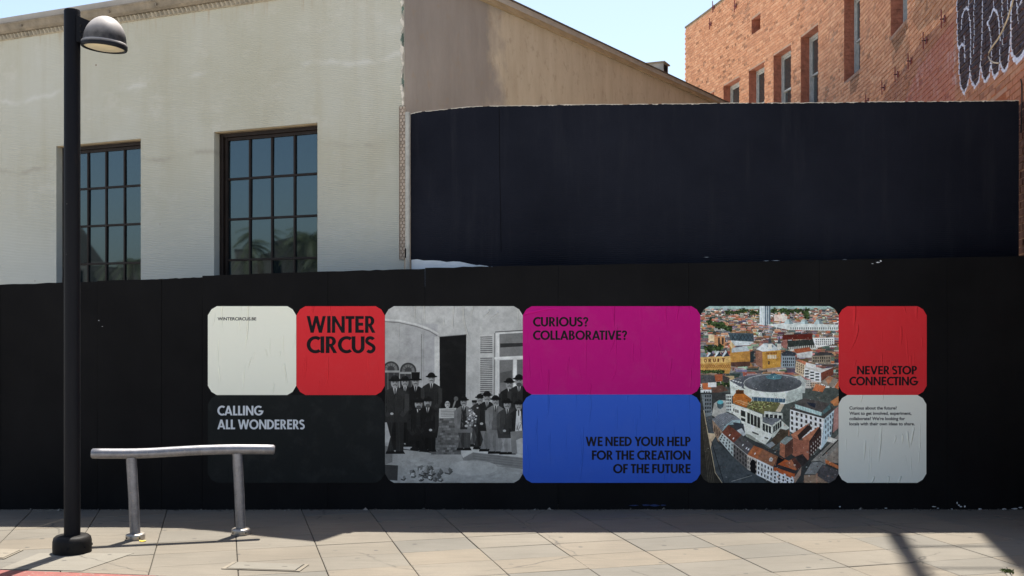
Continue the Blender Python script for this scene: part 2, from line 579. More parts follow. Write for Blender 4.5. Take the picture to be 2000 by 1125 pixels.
def ft(px):                                 # facade coordinate of a pixel column
    a = (px - 1000) / F
    return (-1.088 - 10.8 * a) / (0.911 + 0.4125 * a)


def fp(t, z, d=0.0):
    return C0 + FD * t + FN * d + UP * z


FW = 9.5
WINS = [(ft(620), ft(418)), (ft(275), ft(110))]
WT, WB = 3.85, 1.93
EAVE = 5.225
stucco_b = empty('stucco_building', C0, 'low cream stucco building with dark gridded windows and a brown side wall', 'building')
fw = MB()
ts = [0.0] + [v for w in WINS for v in w] + [FW]
for i in range(len(ts) - 1):
    t0, t1 = ts[i], ts[i + 1]
    if i % 2 == 0:
        fw.add([fp(t0, -.1), fp(t1, -.1), fp(t1, EAVE), fp(t0, EAVE)])
    else:
        fw.add([fp(t0, -.1), fp(t1, -.1), fp(t1, WB), fp(t0, WB)])
        fw.add([fp(t0, WT), fp(t1, WT), fp(t1, EAVE), fp(t0, EAVE)])
        RV = 0.2
        fw.add([fp(t0, WB), fp(t0, WT), fp(t0, WT, RV), fp(t0, WB, RV)])
        fw.add([fp(t1, WT), fp(t1, WB), fp(t1, WB, RV), fp(t1, WT, RV)])
        fw.add([fp(t0, WT), fp(t1, WT), fp(t1, WT, RV), fp(t0, WT, RV)])
        fw.add([fp(t1, WB), fp(t0, WB), fp(t0, WB, RV), fp(t1, WB, RV)])
fw.build('front_wall', M_stucco, stucco_b)

# side wall: from the corner back, top edge climbing
SL = 16.0
ZS0, SLP = 5.345, 0.076


def sp_(s, z, d=0.0):                       # d: outwards (to the right of the wall)
    return C0 + SD * s + Vector((0.911, -0.4125, 0)) * d + UP * z


sw = MB()
sw.add([sp_(0, -.1), sp_(SL, -.1), sp_(SL, ZS0 + SLP * SL), sp_(0, ZS0)])
sw.build('side_wall', M_side, stucco_b)
bk = MB()
bk.add([fp(FW, -.1), fp(FW, -.1, SL), fp(FW, ZS0 + SLP * SL, SL), fp(FW, ZS0, 0)])
bk.add([fp(0, -.1, SL), fp(FW, -.1, SL), fp(FW, ZS0 + SLP * SL, SL), fp(0, ZS0 + SLP * SL, SL)])
bk.build('back_wall', M_side, stucco_b)
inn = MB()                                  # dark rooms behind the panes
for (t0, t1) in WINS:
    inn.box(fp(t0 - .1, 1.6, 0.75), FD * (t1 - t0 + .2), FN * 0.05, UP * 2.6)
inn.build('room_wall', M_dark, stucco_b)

rf = MB()
rf.box(fp(-0.06, ZS0 + 0.06, -0.02), FD * (FW + .1), FN * SL + UP * (SLP * SL), UP * 0.075)
rf.build('roof', M_roof, stucco_b)
fa = MB()
fa.box(sp_(-0.03, ZS0 - 0.005, 0.005), SD * (SL) + UP * (SLP * SL), Vector((0.911, -0.4125, 0)) * 0.045, UP * 0.145)
fa.build('fascia', M_fascia, stucco_b)
dr = MB()
dr.box(sp_(-0.03, ZS0 + 0.128, 0.0), SD * (SL) + UP * (SLP * SL), Vector((0.911, -0.4125, 0)) * 0.075, UP * 0.018)
dr.build('drip_edge', simple('drip_edge_metal', (0.06, 0.045, 0.03), 0.7, .2, 8, 0), stucco_b)
# gutter: ogee-like section run along the eave
gp = [(0.0, EAVE + .045), (-0.045, EAVE + .05), (-0.075, EAVE + .075), (-0.10, EAVE + .125), (-0.115, EAVE + .14), (-0.115, EAVE + .155), (0.0, EAVE + .155)]
gm = MB()
gm.prism([fp(-0.08, z, d) for d, z in gp], FD * (FW + .1))
gm.build('gutter', M_gutter, stucco_b)
bd = MB()                                    # rope moulding under the gutter: slanting beads
for k in range(150):
    t = k * 0.062
    a = fp(t, EAVE - .012, -0.004); 
    bd.prism([a, a + FD * .034 + FN * -.03 + UP * .0, a + FD * .062 + UP * .052 + FN * -.032, a + FD * .028 + UP * .054], FD * 0.016 + UP * 0.002)
o = bd.build('gutter_bead', M_bead, stucco_b); o['kind'] = 'stuff'
bd = MB(); bd.box(fp(-.05, EAVE - .02, -0.014), FD * (FW), FN * 0.012, UP * 0.066)
bd.build('moulding', M_bead, stucco_b)
for k in range(13):                          # gutter brackets: little rusty studs
    s_ = MB(); q = fp(0.35 + k * .7, EAVE + .085, -0.092)
    s_.box(q, FD * .016, FN * -.014, UP * .03)
    s_.build('gutter_bracket', M_gutter, stucco_b)

for wi, (t0, t1) in enumerate(WINS):
    e = MB()
    RD = 0.088                               # recess to the frame face

    def wbx(b, ta, tb, za, zb, d0, d1):
        b.box(fp(ta, za, d0), FD * (tb - ta), FN * (d1 - d0), UP * (zb - za))
    fr = 0.052
    wbx(e, t0, t0 + fr, WB, WT, RD, RD + .1); wbx(e, t1 - fr, t1, WB, WT, RD, RD + .1)
    wbx(e, t0 + fr, t1 - fr, WT - fr, WT, RD + .002, RD + .1); wbx(e, t0 + fr, t1 - fr, WB, WB + fr, RD + .002, RD + .1)
    win = e.build('window', M_frame, stucco_b)
    bevel(win, 0.006, 2)
    s = MB()
    a0, a1, z0, z1 = t0 + fr, t1 - fr, WB + fr, WT - fr
    sf = 0.036; D0 = RD + .03
    wbx(s, a0 + .001, a0 + sf, z0, z1, D0, D0 + .045); wbx(s, a1 - sf, a1 - .001, z0, z1, D0, D0 + .045)
    wbx(s, a0 + sf, a1 - sf, z1 - sf, z1, D0 + .002, D0 + .045); wbx(s, a0 + sf, a1 - sf, z0, z0 + sf, D0 + .002, D0 + .045)
    o = s.build('sash', M_frame, win); bevel(o, 0.005, 2)
    g0, g1 = a0 + sf, a1 - sf
    zt = z1 - sf
    zs = [3.335, 2.888, 2.437]
    mt = 0.025
    cw = (g1 - g0) / 4
    for k in (1, 2, 3):
        b_ = MB(); wbx(b_, g0 + cw * k - mt / 2, g0 + cw * k + mt / 2, z0 + sf, zt, D0 + .006, D0 + .04)
        bevel(b_.build('muntin', M_frame, win), 0.004, 1)
    for z in zs:
        b_ = MB(); wbx(b_, g0, g1, z - mt / 2, z + mt / 2, D0 + .004, D0 + .042)
        bevel(b_.build('muntin', M_frame, win), 0.004, 1)
    zz_ = [zt] + zs + [z0 + sf]
    for r in range(4):
        for k in range(4):
            p_ = MB()
            q0, q1 = g0 + cw * k + .002, g0 + cw * (k + 1) - .002
            y0, y1 = zz_[r + 1] + .002, zz_[r] - .002
            j = rng.uniform(-.0035, .0035, 2)
            c = [fp(q0, y0, D0 + .025), fp(q1, y0, D0 + .025 + j[0]), fp(q1, y1, D0 + .025 + j[0] + j[1]), fp(q0, y1, D0 + .025 + j[1])]
            p_.prism(c, FN * .004)
            p_.build('pane', M_glass, win)
    lb = MB(); wbx(lb, t0 + .001, t1 - .001, WT - .012, WT - .001, 0.02, RD + .01)
    lb.build('lintel_board', M_fascia, win)

# ragged plaster at the corner, the exposed lath strip and the downpipe
for k in range(20):
    z = 3.93 + k * 0.066 + rng.uniform(-.02, .02); w = rng.uniform(.03, .062); h = rng.uniform(.09, .17)
    p_ = MB(); n_ = 9
    pts = [fp(0.002 + (w * (0.55 + .45 * rng.random()) * abs(math.sin(math.pi * i / (n_ - 1))) ** .5 if 0 < i < n_ - 1 else 0.001), z + h * (i / (n_ - 1)), -.004) for i in range(n_)]
    p_.prism(pts, FN * -.006)
    p_.build('plaster_patch', M_green if k in (3, 9, 10, 14) else M_plaster, stucco_b)
LW = ft(781) - ft(793.5)
lt0 = ft(793.5)
p_ = MB(); p_.box(fp(lt0, 2.39, -.004), FD * LW, FN * -.006, UP * (3.93 - 2.39))
lath = p_.build('corner_lath', M_lath, stucco_b)
wm = MB()
hx = LW / 2.0
nz = int((3.93 - 2.39) / (hx * 0.87))
for k in range(nz + 1):
    for i in range(3):
        cx = lt0 + hx * (i + (0.5 if k % 2 else 0.0)); cz = 2.40 + k * hx * 0.87
        if cx > lt0 + LW: continue
        pts = [(cx + hx * .55 * math.cos(math.radians(60 * q + 30)), cz + hx * .55 * math.sin(math.radians(60 * q + 30))) for q in range(7)]
        for q in range(6):
            (ta, za), (tb, zb) = pts[q], pts[q + 1]
            if not (lt0 <= ta <= lt0 + LW and lt0 <= tb <= lt0 + LW): continue
            dx, dz = tb - ta, zb - za; L = math.hypot(dx, dz); ox, oz = -dz / L * .0017, dx / L * .0017
            wm.prism([fp(ta - ox, za - oz, -.0115), fp(tb - ox, zb - oz, -.0115), fp(tb + ox, zb + oz, -.0115), fp(ta + ox, za + oz, -.0115)], FN * -.003)
for tt in (lt0, lt0 + LW - .004):
    wm.box(fp(tt, 2.39, -.0115), FD * .004, FN * -.004, UP * 1.54)
o = wm.build('wire_mesh', M_wire, lath); o['kind'] = 'stuff'
pp = MB()
pc = P(796.4, 400, 10.40)
pp.tube([(pc.x, pc.y, 0.0), (pc.x, pc.y, 1.2), (pc.x, pc.y, 3.80)], 0.0245, 14)
pp.build('downpipe', M_pipe, stucco_b)
pp = MB(); q = P(793.5, 504, 10.40); pp.bb(q.x - .012, 10.38, q.z, q.x + .014, 10.42, q.z + .095)
bevel(pp.build('pipe_clamp', M_dark, stucco_b), .006)

# zinc vent cap on the roof near the verge
vz = ZS0 + SLP * 9.4 + .10
vb = C0 + SD * 9.25 + FD * 0.0
vm = MB(); vm.box(vb + UP * (vz - .1), FD * .30, SD * .30, UP * .33)
vent = vm.build('roof_vent', M_vent, stucco_b)
vm = MB(); vm.box(vb + FD * -.03 + SD * -.03 + UP * (vz + .23), FD * .36, SD * .36, UP * .025)
vm.build('vent_cap', M_gutter, vent)
for k in range(4):
    vm = MB(); vm.box(vb + SD * (.04 + .055 * k) + FD * -.006 + UP * (vz + .06), FD * .006, SD * .025, UP * .15)
    vm.build('vent_slot', M_dark, vent)

# ------------------------------------------------------------------ tall black wall
YW = 10.45
prof = [(802, 223), (812, 220), (830, 217.5), (868, 214), (900, 210.5), (930, 208), (975, 207), (1040, 206.5), (1100, 205), (1180, 204.2), (1260, 203.6), (1330, 203.2), (1400, 202), (1480, 201.5), (1560, 201), (1640, 200.3), (1700, 199), (1780, 198.6), (1860, 198), (1930, 197.6), (1990, 196.5)]
top = []
for i in range(len(prof) - 1):
    (xa, ya), (xb, yb) = prof[i], prof[i + 1]
    n_ = max(2, int((xb - xa) / 6))
    for k in range(n_):
        f = k / n_; top.append((xa + (xb - xa) * f, ya + (yb - ya) * f + rng.normal(0, 0.3)))
top.append(prof[-1])
tw = MB()
fr_ = [P(x, y, YW) for x, y in top]
base = [Vector((p.x, p.y, -.1)) for p in fr_]
for i in range(len(fr_) - 1):
    tw.add([base[i], base[i + 1], fr_[i + 1], fr_[i]])
    bo = Vector((0, .2, 0))
    tw.add([fr_[i], fr_[i + 1], fr_[i + 1] + bo, fr_[i] + bo], 1)
    tw.add([base[i + 1] + bo, base[i] + bo, fr_[i] + bo, fr_[i + 1] + bo], 1)
tw.add([base[0] + bo, base[0], fr_[0], fr_[0] + bo]); tw.add([base[-1], base[-1] + bo, fr_[-1] + bo, fr_[-1]])
M_capraw = simple('raw_wall_top', (0.42, 0.40, 0.36), 0.9, 0.3, 12, 0.5, 60)
blackwall = tw.build('black_wall', [M_black, M_capraw])
tag(blackwall, 'tall black painted stucco wall rising behind the poster hoarding, right of the cream building', 'wall')
# joints in its render coat
for (xa, ya, xb, yb, w) in [(975, 212, 975.5, 300, .0022), (975.5, 300, 979, 492, .0022)]:
    a, b_ = P(xa, ya, YW - .0015), P(xb, yb, YW - .0015); d = (b_ - a).normalized(); o_ = Vector((-d.z, 0, d.x)) * w
    q = MB(); q.prism([a - o_, b_ - o_, b_ + o_, a + o_], Vector((0, -.0008, 0))); q.build('render_joint', M_dark, blackwall)
# chips of bare plaster along its top edge
ch = MB()
for i in range(0, len(fr_) - 1):
    if rng.random() < 0.93:
        a, b_ = fr_[i], fr_[i + 1]
        h = abs(rng.normal(0, 0.004)) + 0.0004
        m_ = (a + b_) / 2 - UP * h
        ch.prism([a + Vector((0, -.001, .003)), b_ + Vector((0, -.001, .003)), b_ + Vector((0, -.001, -.002)), Vector((m_.x, YW - .001, m_.z)), a + Vector((0, -.001, -.002))][::-1], Vector((0, -.004, 0)))
o = ch.build('chipped_edge', M_plaster, blackwall); o['kind'] = 'stuff'
# the strip left unpainted at the foot of its left end
wp = MB()
pts = [(803.5, 507), (815, 506), (828, 508), (845, 508), (860, 509.5), (872, 512), (885, 510.5), (898, 511), (908, 513.5), (918, 515.5), (930, 517), (938, 520), (950, 519), (957, 522), (965, 524), (965, 560), (803.5, 560)]
wp.prism([P(x, y + rng.normal(0, .5), YW - .002) for x, y in pts], Vector((0, -.003, 0)))
wp.build('unpainted_patch', M_white_patch, blackwall)
for (x, y, w, h) in [(925, 519, 22, 1.6), (948, 522, 26, 1.4), (1375, 502.5, 10, .5), (1490, 509.5, 12, .5), (1506, 509.2, 18, .6), (1645, 507, 9, .5)]:
    q = MB(); q.prism([P(x, y, YW - .006), P(x + w * .5, y - h, YW - .006), P(x + w, y - h * .2, YW - .006), P(x + w * .6, y + h * .5, YW - .006)][::-1], Vector((0, -.003, 0)))
    q.build('bare_streak', M_white_patch, blackwall)

# ------------------------------------------------------------------ hoarding
YH = 10.0
hoard = empty('hoarding', (0, YH, 0), 'long matt black plywood hoarding along the back of the pavement, pasted with posters', 'fence')
pan = [(-210, 0, 563, 556), (0, 190, 556, 550), (190, 315, 548.5, 544.6), (315, 395, 544.6, 541.5), (395, 640, 538.5, 530), (640, 830, 530, 525), (830, 1090, 523.2, 518), (1090, 1345, 518, 514), (1345, 1600, 514, 508), (1600, 1850, 508, 503), (1850, 2110, 503, 498)]
for i, (xa, xb, ya, yb) in enumerate(pan):
    off = [0, .004, -.003, 0.002, -.004, .001, -.002, .002, 0, .003, 0][i]
    a, b_ = P(xa + .25, ya, YH + off), P(xb - .25, yb, YH + off)
    q = MB(); n_ = 14
    tp = [a.lerp(b_, k / n_) + UP * (rng.normal(0, .0016) if 0 < k < n_ else 0) for k in range(n_ + 1)]
    q.prism([Vector((a.x, a.y, -.028)), Vector((b_.x, b_.y, -.028))] + tp[::-1], Vector((0, .018, 0)))
    q.build('panel', M_hoard, hoard)
for i, x in enumerate((-205, 60, 330, 620, 880, 1130, 1385, 1640, 1890, 2100)):   # posts behind the boards
    q = MB(); c = P(x, 600, YH + .03); q.bb(c.x - .045, YH + .03, -.15, c.x + .045, YH + .12, 1.95)
    q.build('post', M_fascia, hoard)
# flaked white spots and a blue smear near its foot, one gouge below the tall wall
def flake(x, y, w, h, m, Y=YH - .0045, n_=8):
    y = y - 6.5 if y > 900 else y
    q = MB(); pts = []
    for k in range(n_):
        a = 2 * math.pi * k / n_; r = 0.55 + .6 * rng.random()
        pts.append(P(x + w * .5 * r * math.cos(a), y - h * .5 * r * math.sin(a), Y))
    q.prism(pts[::-1], Vector((0, -.0025, 0)))
    return q.build('paint_flake', m, hoard)


for (x, y, w, h) in [(1877, 996, 6, 2.4), (1859, 1000.5, 5, 1.6), (1869, 988.5, 2.6, 5), (1873, 993, 4, 3), (1884, 995.5, 4, 4), (1824, 996, 8, 2), (1832, 999, 5, 1.4), (1914, 1000.5, 9, 3.2), (1962, 1001, 13, 3.4), (1981, 1000, 12, 3), (1730, 999, 6, 1.6), (1640, 996, 4, 2), (1714, 512.5, 9, 2.2), (1720, 509.5, 5, 3.5), (1704, 515, 4, 1.4), (193, 626, 3, 1.5), (200, 637.5, 2.5, 1), (1993, 998, 8, 3)]:
    flake(x, y, w, h, M_chip)
# grit and dead leaves gathered where the boards meet the paving
gm_ = MB()
for k in range(900):
    x = rng.uniform(-5.2, 5.4); y = YH - abs(rng.normal(0, .028)) - .004; r = rng.uniform(.002, .007) * (1 + (rng.random() < .06) * 1.6)
    a0 = rng.uniform(0, 6.28)
    b4 = [Vector((x + r * 1.6 * math.cos(a0 + q * 1.57), y + r * math.sin(a0 + q * 1.57), .002)) for q in range(4)]
    tpt = Vector((x, y, .002 + r * rng.uniform(.5, 1.4)))
    for q in range(4): gm_.add([b4[q], b4[(q + 1) % 4], tpt], int(rng.random() < .25))
o = gm_.build('grit', [simple('dark_grit', (0.045, 0.04, 0.033), .95, .5, 90, 0), simple('pale_grit', (0.20, 0.18, 0.15), .95, .4, 90, 0)])
tag(o, kind='stuff')
for (x, y, w, h) in [(1262, 1001, 18, 4), (1278, 1002, 22, 4.5), (1240, 1002, 22, 2.5), (1295, 1001.5, 12, 3)]:
    flake(x, min(y, 993.5), w, h, M_bluechip)

# ------------------------------------------------------------------ flat print: a small painter for the posters
class Canvas:
    """paints in local units; ss samples per unit, stored as sRGB 0..1"""
    def __init__(s, w, h, ss, col, ch=3):
        s.w, s.h, s.ss = w, h, ss
        s.W, s.H = int(round(w * ss)), int(round(h * ss))
        s.a = np.empty((s.H, s.W, ch), np.float32); s.a[:] = np.array(col, np.float32) / 255.0

    def mask(s, pts):
        p = np.array(pts, np.float64) * s.ss
        x0 = max(0, int(math.floor(p[:, 0].min()))); x1 = min(s.W, int(math.ceil(p[:, 0].max())) + 1)
        y0 = max(0, int(math.floor(p[:, 1].min()))); y1 = min(s.H, int(math.ceil(p[:, 1].max())) + 1)
        if x1 <= x0 or y1 <= y0: return None
        ys = np.arange(y0, y1) + 0.5
        m = np.zeros((y1 - y0, x1 - x0 + 1), np.int32)
        q = np.roll(p, -1, 0)
        for (ax, ay), (bx, by) in zip(p, q):
            if ay == by: continue
            lo, hi = min(ay, by), max(ay, by)
            r = np.nonzero((ys >= lo) & (ys < hi))[0]
            if len(r) == 0: continue
            xi = ax + (ys[r] - ay) * (bx - ax) / (by - ay)
            c = np.clip(np.ceil(xi - 0.5).astype(int) - x0, 0, x1 - x0)
            np.add.at(m, (r, c), 1)
        return (np.cumsum(m, 1)[:, :-1] % 2).astype(bool), x0, y0, x1, y1

    def poly(s, pts, col, alpha=1.0, vary=0.0):
        r = s.mask(pts)
        if r is None: return
        m, x0, y0, x1, y1 = r
        c = np.array(col, np.float32) / 255.0
        if vary:
            c = c * (1 + rng.normal(0, vary))
        v = s.a[y0:y1, x0:x1]
        if v.shape[2] == 4 and len(c) == 3: c = np.append(c, 1.0)
        v[m] = v[m] * (1 - alpha) + c * alpha

    def line(s, pts, w, col, alpha=1.0):
        for (ax, ay), (bx, by) in zip(pts[:-1], pts[1:]):
            L = math.hypot(bx - ax, by - ay)
            if L < 1e-6: continue
            ox, oy = -(by - ay) / L * w / 2, (bx - ax) / L * w / 2
            ex, ey = (bx - ax) / L * w * .3, (by - ay) / L * w * .3
            s.poly([(ax + ox - ex, ay + oy - ey), (bx + ox + ex, by + oy + ey), (bx - ox + ex, by - oy + ey), (ax - ox - ex, ay - oy - ey)], col, alpha)

    def ell(s, cx, cy, rx, ry, col, alpha=1.0, a0=0, a1=360, n=24, rot=0.0):
        pts = []
        for k in range(n + 1):
            a = math.radians(a0 + (a1 - a0) * k / n)
            x, y = rx * math.cos(a), ry * math.sin(a)
            pts.append((cx + x * math.cos(rot) - y * math.sin(rot), cy + x * math.sin(rot) + y * math.cos(rot)))
        s.poly(pts, col, alpha)

    def rect(s, x0, y0, x1, y1, col, alpha=1.0):
        s.poly([(x0, y0), (x1, y0), (x1, y1), (x0, y1)], col, alpha)

    def down(s, k):
        a = s.a[:s.H // k * k, :s.W // k * k]
        return a.reshape(s.H // k, k, s.W // k, k, -1).mean((1, 3))


def vnoise(h, w, cell, octaves=4, gain=0.55):
    out = np.zeros((h, w), np.float32); amp = 1.0; tot = 0
    for _ in range(octaves):
        gh, gw = max(2, int(h / cell) + 2), max(2, int(w / cell) + 2)
        g = rng.random((gh, gw)).astype(np.float32)
        y = np.linspace(0, gh - 1.001, h); x = np.linspace(0, gw - 1.001, w)
        yi, xi = y.astype(int), x.astype(int); fy, fx = (y - yi)[:, None], (x - xi)[None]
        fy = fy * fy * (3 - 2 * fy); fx = fx * fx * (3 - 2 * fx)
        v = (g[yi][:, xi] * (1 - fx) + g[yi][:, xi + 1] * fx) * (1 - fy) + (g[yi + 1][:, xi] * (1 - fx) + g[yi + 1][:, xi + 1] * fx) * fy
        out += v * amp; tot += amp; amp *= gain; cell = max(1.5, cell / 2)
    return out / tot


def soften(a, n):
    for _ in range(n):
        p = np.pad(a, ((1, 1), (1, 1), (0, 0)), 'edge')
        a = (p[:-2, 1:-1] + p[2:, 1:-1] + p[1:-1, :-2] + p[1:-1, 2:] + 2 * p[1:-1, 1:-1]) / 6
    return a


def to_image(name, a, data=False):
    h, w = a.shape[:2]
    img = bpy.data.images.new(name, w, h, alpha=(a.shape[2] == 4))
    if data: img.colorspace_settings.name = 'Non-Color'
    out = np.ones((h, w, 4), np.float32)
    out[..., :a.shape[2]] = np.clip(a, 0, 1)
    img.pixels.foreach_set(np.ascontiguousarray(out[::-1]).ravel())
    img.update(); img.pack()
    return img


# ---- a bold geometric capital alphabet, cap height 1, stroke .185
SW = 0.216
def r4(x0, y0, x1, y1): return [(x0, y0), (x1, y0), (x1, y1), (x0, y1)]
def diag(xa, xb, w, y0=0.0, y1=1.0): return [(xa, y0), (xa + w, y0), (xb + w, y1), (xb, y1)]
def band(cx, cy, rx, ry, w, a0, a1, n=28, wy=None):
    wy = w if wy is None else wy
    o = [(cx + rx * math.cos(math.radians(a0 + (a1 - a0) * k / n)), cy + ry * math.sin(math.radians(a0 + (a1 - a0) * k / n))) for k in range(n + 1)]
    i = [(cx + (rx - w) * math.cos(math.radians(a0 + (a1 - a0) * k / n)), cy + (ry - wy) * math.sin(math.radians(a0 + (a1 - a0) * k / n))) for k in range(n + 1)]
    return o + i[::-1]
def thick(pts, w):
    out = []
    for (ax, ay), (bx, by) in zip(pts[:-1], pts[1:]):
        L = math.hypot(bx - ax, by - ay); ox, oy = -(by - ay) / L * w / 2, (bx - ax) / L * w / 2
        ex, ey = (bx - ax) / L * .012, (by - ay) / L * .012
        out.append([(ax + ox - ex, ay + oy - ey), (bx + ox + ex, by + oy + ey), (bx - ox + ex, by - oy + ey), (ax - ox - ex, ay - oy - ey)])
    return out
HB = 0.178
def glyph(c):
    w = SW
    if c == 'I': return w, [r4(0, 0, w, 1)]
    if c == 'L': return .47, [r4(0, 0, w, 1), r4(0, 0, .47, HB)]
    if c == 'E': return .53, [r4(0, 0, w, 1), r4(0, 0, .53, HB), r4(0, 1 - HB, .53, 1), r4(0, .5 - HB / 2 + .01, .49, .5 + HB / 2 + .01)]
    if c == 'F': return .50, [r4(0, 0, w, 1), r4(0, 1 - HB, .50, 1), r4(0, .42, .46, .42 + HB)]
    if c == 'T': return .56, [r4(.28 - w / 2, 0, .28 + w / 2, 1), r4(0, 1 - HB, .56, 1)]
    if c == 'H': return .72, [r4(0, 0, w, 1), r4(.72 - w, 0, .72, 1), r4(0, .5 - HB / 2, .72, .5 + HB / 2)]
    if c == 'N': return .80, [r4(0, 0, w * .95, 1), r4(.80 - w * .95, 0, .80, 1), [(0, 1), (.20, 1), (.80, 0), (.60, 0)]]
    if c == 'W':
        d = .20
        return 1.20, [diag(.24, 0, d), diag(.24, .50, d), diag(.76, .50, d), diag(.76, 1.0, d)]
    if c == 'V': return .82, [diag(.31, 0, .205), diag(.31, .615, .205)]
    if c == 'A': return .86, [diag(0, .325, .21), diag(.65, .325, .21), r4(.18, .20, .68, .20 + HB * .9)]
    if c == 'Y': return .76, [r4(.38 - w / 2, 0, .38 + w / 2, .45), [(.38 - w / 2, .45), (.38 + w / 2, .40), (.38 + w / 2, .45), (.22, 1), (0, 1)], [(.38 - w / 2, .40), (.38 + w / 2, .45), (.76, 1), (.54, 1), (.38 - w / 2, .47)]]
    if c == 'O': return 1.0, [band(.5, .5, .5, .515, w, 0, 360, 48, HB + .01)]
    if c == 'C': return .74, [band(.5, .5, .5, .515, w, 52, 308, 40, HB + .01)]
    if c == 'G': return .84, [band(.5, .5, .5, .515, w, 48, 360, 44, HB + .01), r4(.48, .36, .84, .36 + HB)]
    if c == 'U': return .74, [r4(0, .36, w, 1), r4(.74 - w, .36, .74, 1), band(.37, .37, .37, .385, w, 180, 360, 28, HB)]
    if c == 'D': return .76, [r4(0, 0, w, 1), band(.26, .5, .50, .5, w, -90, 90, 30, HB), r4(0, 0, .27, HB), r4(0, 1 - HB, .27, 1)]
    if c == 'P': return .58, [r4(0, 0, w, 1), band(.28, .705, .30, .295, w, -90, 90, 22, .14), r4(0, .41, .29, .55), r4(0, .86, .29, 1)]
    if c == 'R': return .64, [r4(0, 0, w, 1), band(.28, .705, .30, .295, w, -90, 90, 22, .14), r4(0, .41, .29, .55), r4(0, .86, .29, 1), [(.20, .44), (.40, .46), (.65, 0), (.43, 0)]]
    if c == 'B': return .62, [r4(0, 0, w, 1), band(.27, .745, .28, .255, w * .95, -90, 90, 22, .135), band(.30, .275, .32, .275, w, -90, 90, 22, .14), r4(0, 0, .31, .14), r4(0, .86, .28, 1), r4(0, .45, .30, .57)]
    if c == 'S':
        pts = [(.27 + .195 * math.cos(math.radians(a)), .735 + .182 * math.sin(math.radians(a))) for a in range(28, 226, 9)]
        pts += [(.27 + .21 * math.cos(math.radians(a)), .285 + .21 * math.sin(math.radians(a))) for a in range(52, -146, -9)]
        return .56, thick(pts, .19)
    if c == '?':
        pts = [(.25 + .185 * math.cos(math.radians(a)), .735 + .185 * math.sin(math.radians(a))) for a in range(172, -61, -9)] + [(.26, .44), (.26, .30)]
        return .50, thick(pts, .18) + [[(.26 + .115 * math.cos(t * .4), .10 + .115 * math.sin(t * .4)) for t in range(16)]]
    return .3, []
KERN = {('L', 'L'): 0, ('A', 'T'): -.10, ('T', 'A'): -.12, ('A', 'V'): -.1, ('L', 'A'): .0, ('R', 'A'): -.03, ('Y', 'O'): -.08, ('T', 'O'): -.04, ('W', 'O'): -.05, ('F', 'O'): -.02, ('I', 'V'): -.02, ('A', 'L'): .0, ('C', 'A'): -.02}


def draw_text(cv, txt, x0, x1, ytop, ybase, col):
    """fit a line of capitals between x0 and x1, caps from ytop to ybase (local units, y down)"""
    H = ybase - ytop; x = 0; pl = []
    for i, ch in enumerate(txt):
        if ch == ' ': x += .30; continue
        w, polys = glyph(ch)
        for p in polys: pl.append([(x + a, b) for a, b in p])
        nx = txt[i + 1] if i + 1 < len(txt) else ''
        rnd = 'OCGSD'
        gap = .085 - (.035 if ch in rnd else 0) - (.035 if nx in rnd else 0) - (.05 if ch in 'VATYLF?' else 0) * .7 - (.05 if nx in 'VATY' else 0) * .7
        x += w + (gap if nx and nx != ' ' else 0) + KERN.get((ch, nx), 0)
    sx = (x1 - x0) / x
    for p in pl: cv.poly([(x0 + a * sx, ybase - b * H) for a, b in p], col)


def draw_font(cv, txt, x0, x1, ybase, cap, col, bold=0.012):
    """small grotesque text from the built-in outline font"""
    cu = bpy.data.curves.new('tmp_text', 'FONT'); cu.body = txt; cu.size = 1.0; cu.offset = bold
    o = bpy.data.objects.new('tmp_text', cu); COL.objects.link(o)
    dg = bpy.context.evaluated_depsgraph_get(); me = bpy.data.meshes.new_from_object(o.evaluated_get(dg))
    v = np.array([q.co[:2] for q in me.vertices]); tris = [tuple(p.vertices) for p in me.polygons]
    bpy.data.objects.remove(o); bpy.data.curves.remove(cu); bpy.data.meshes.remove(me)
    a, b = v[:, 0].min(), v[:, 0].max()
    sx = (x1 - x0) / (b - a); sy = cap / 0.727
    for t in tris: cv.poly([(x0 + (v[i, 0] - a) * sx, ybase - v[i, 1] * sy) for i in t], col)


INK = (22, 20, 23)

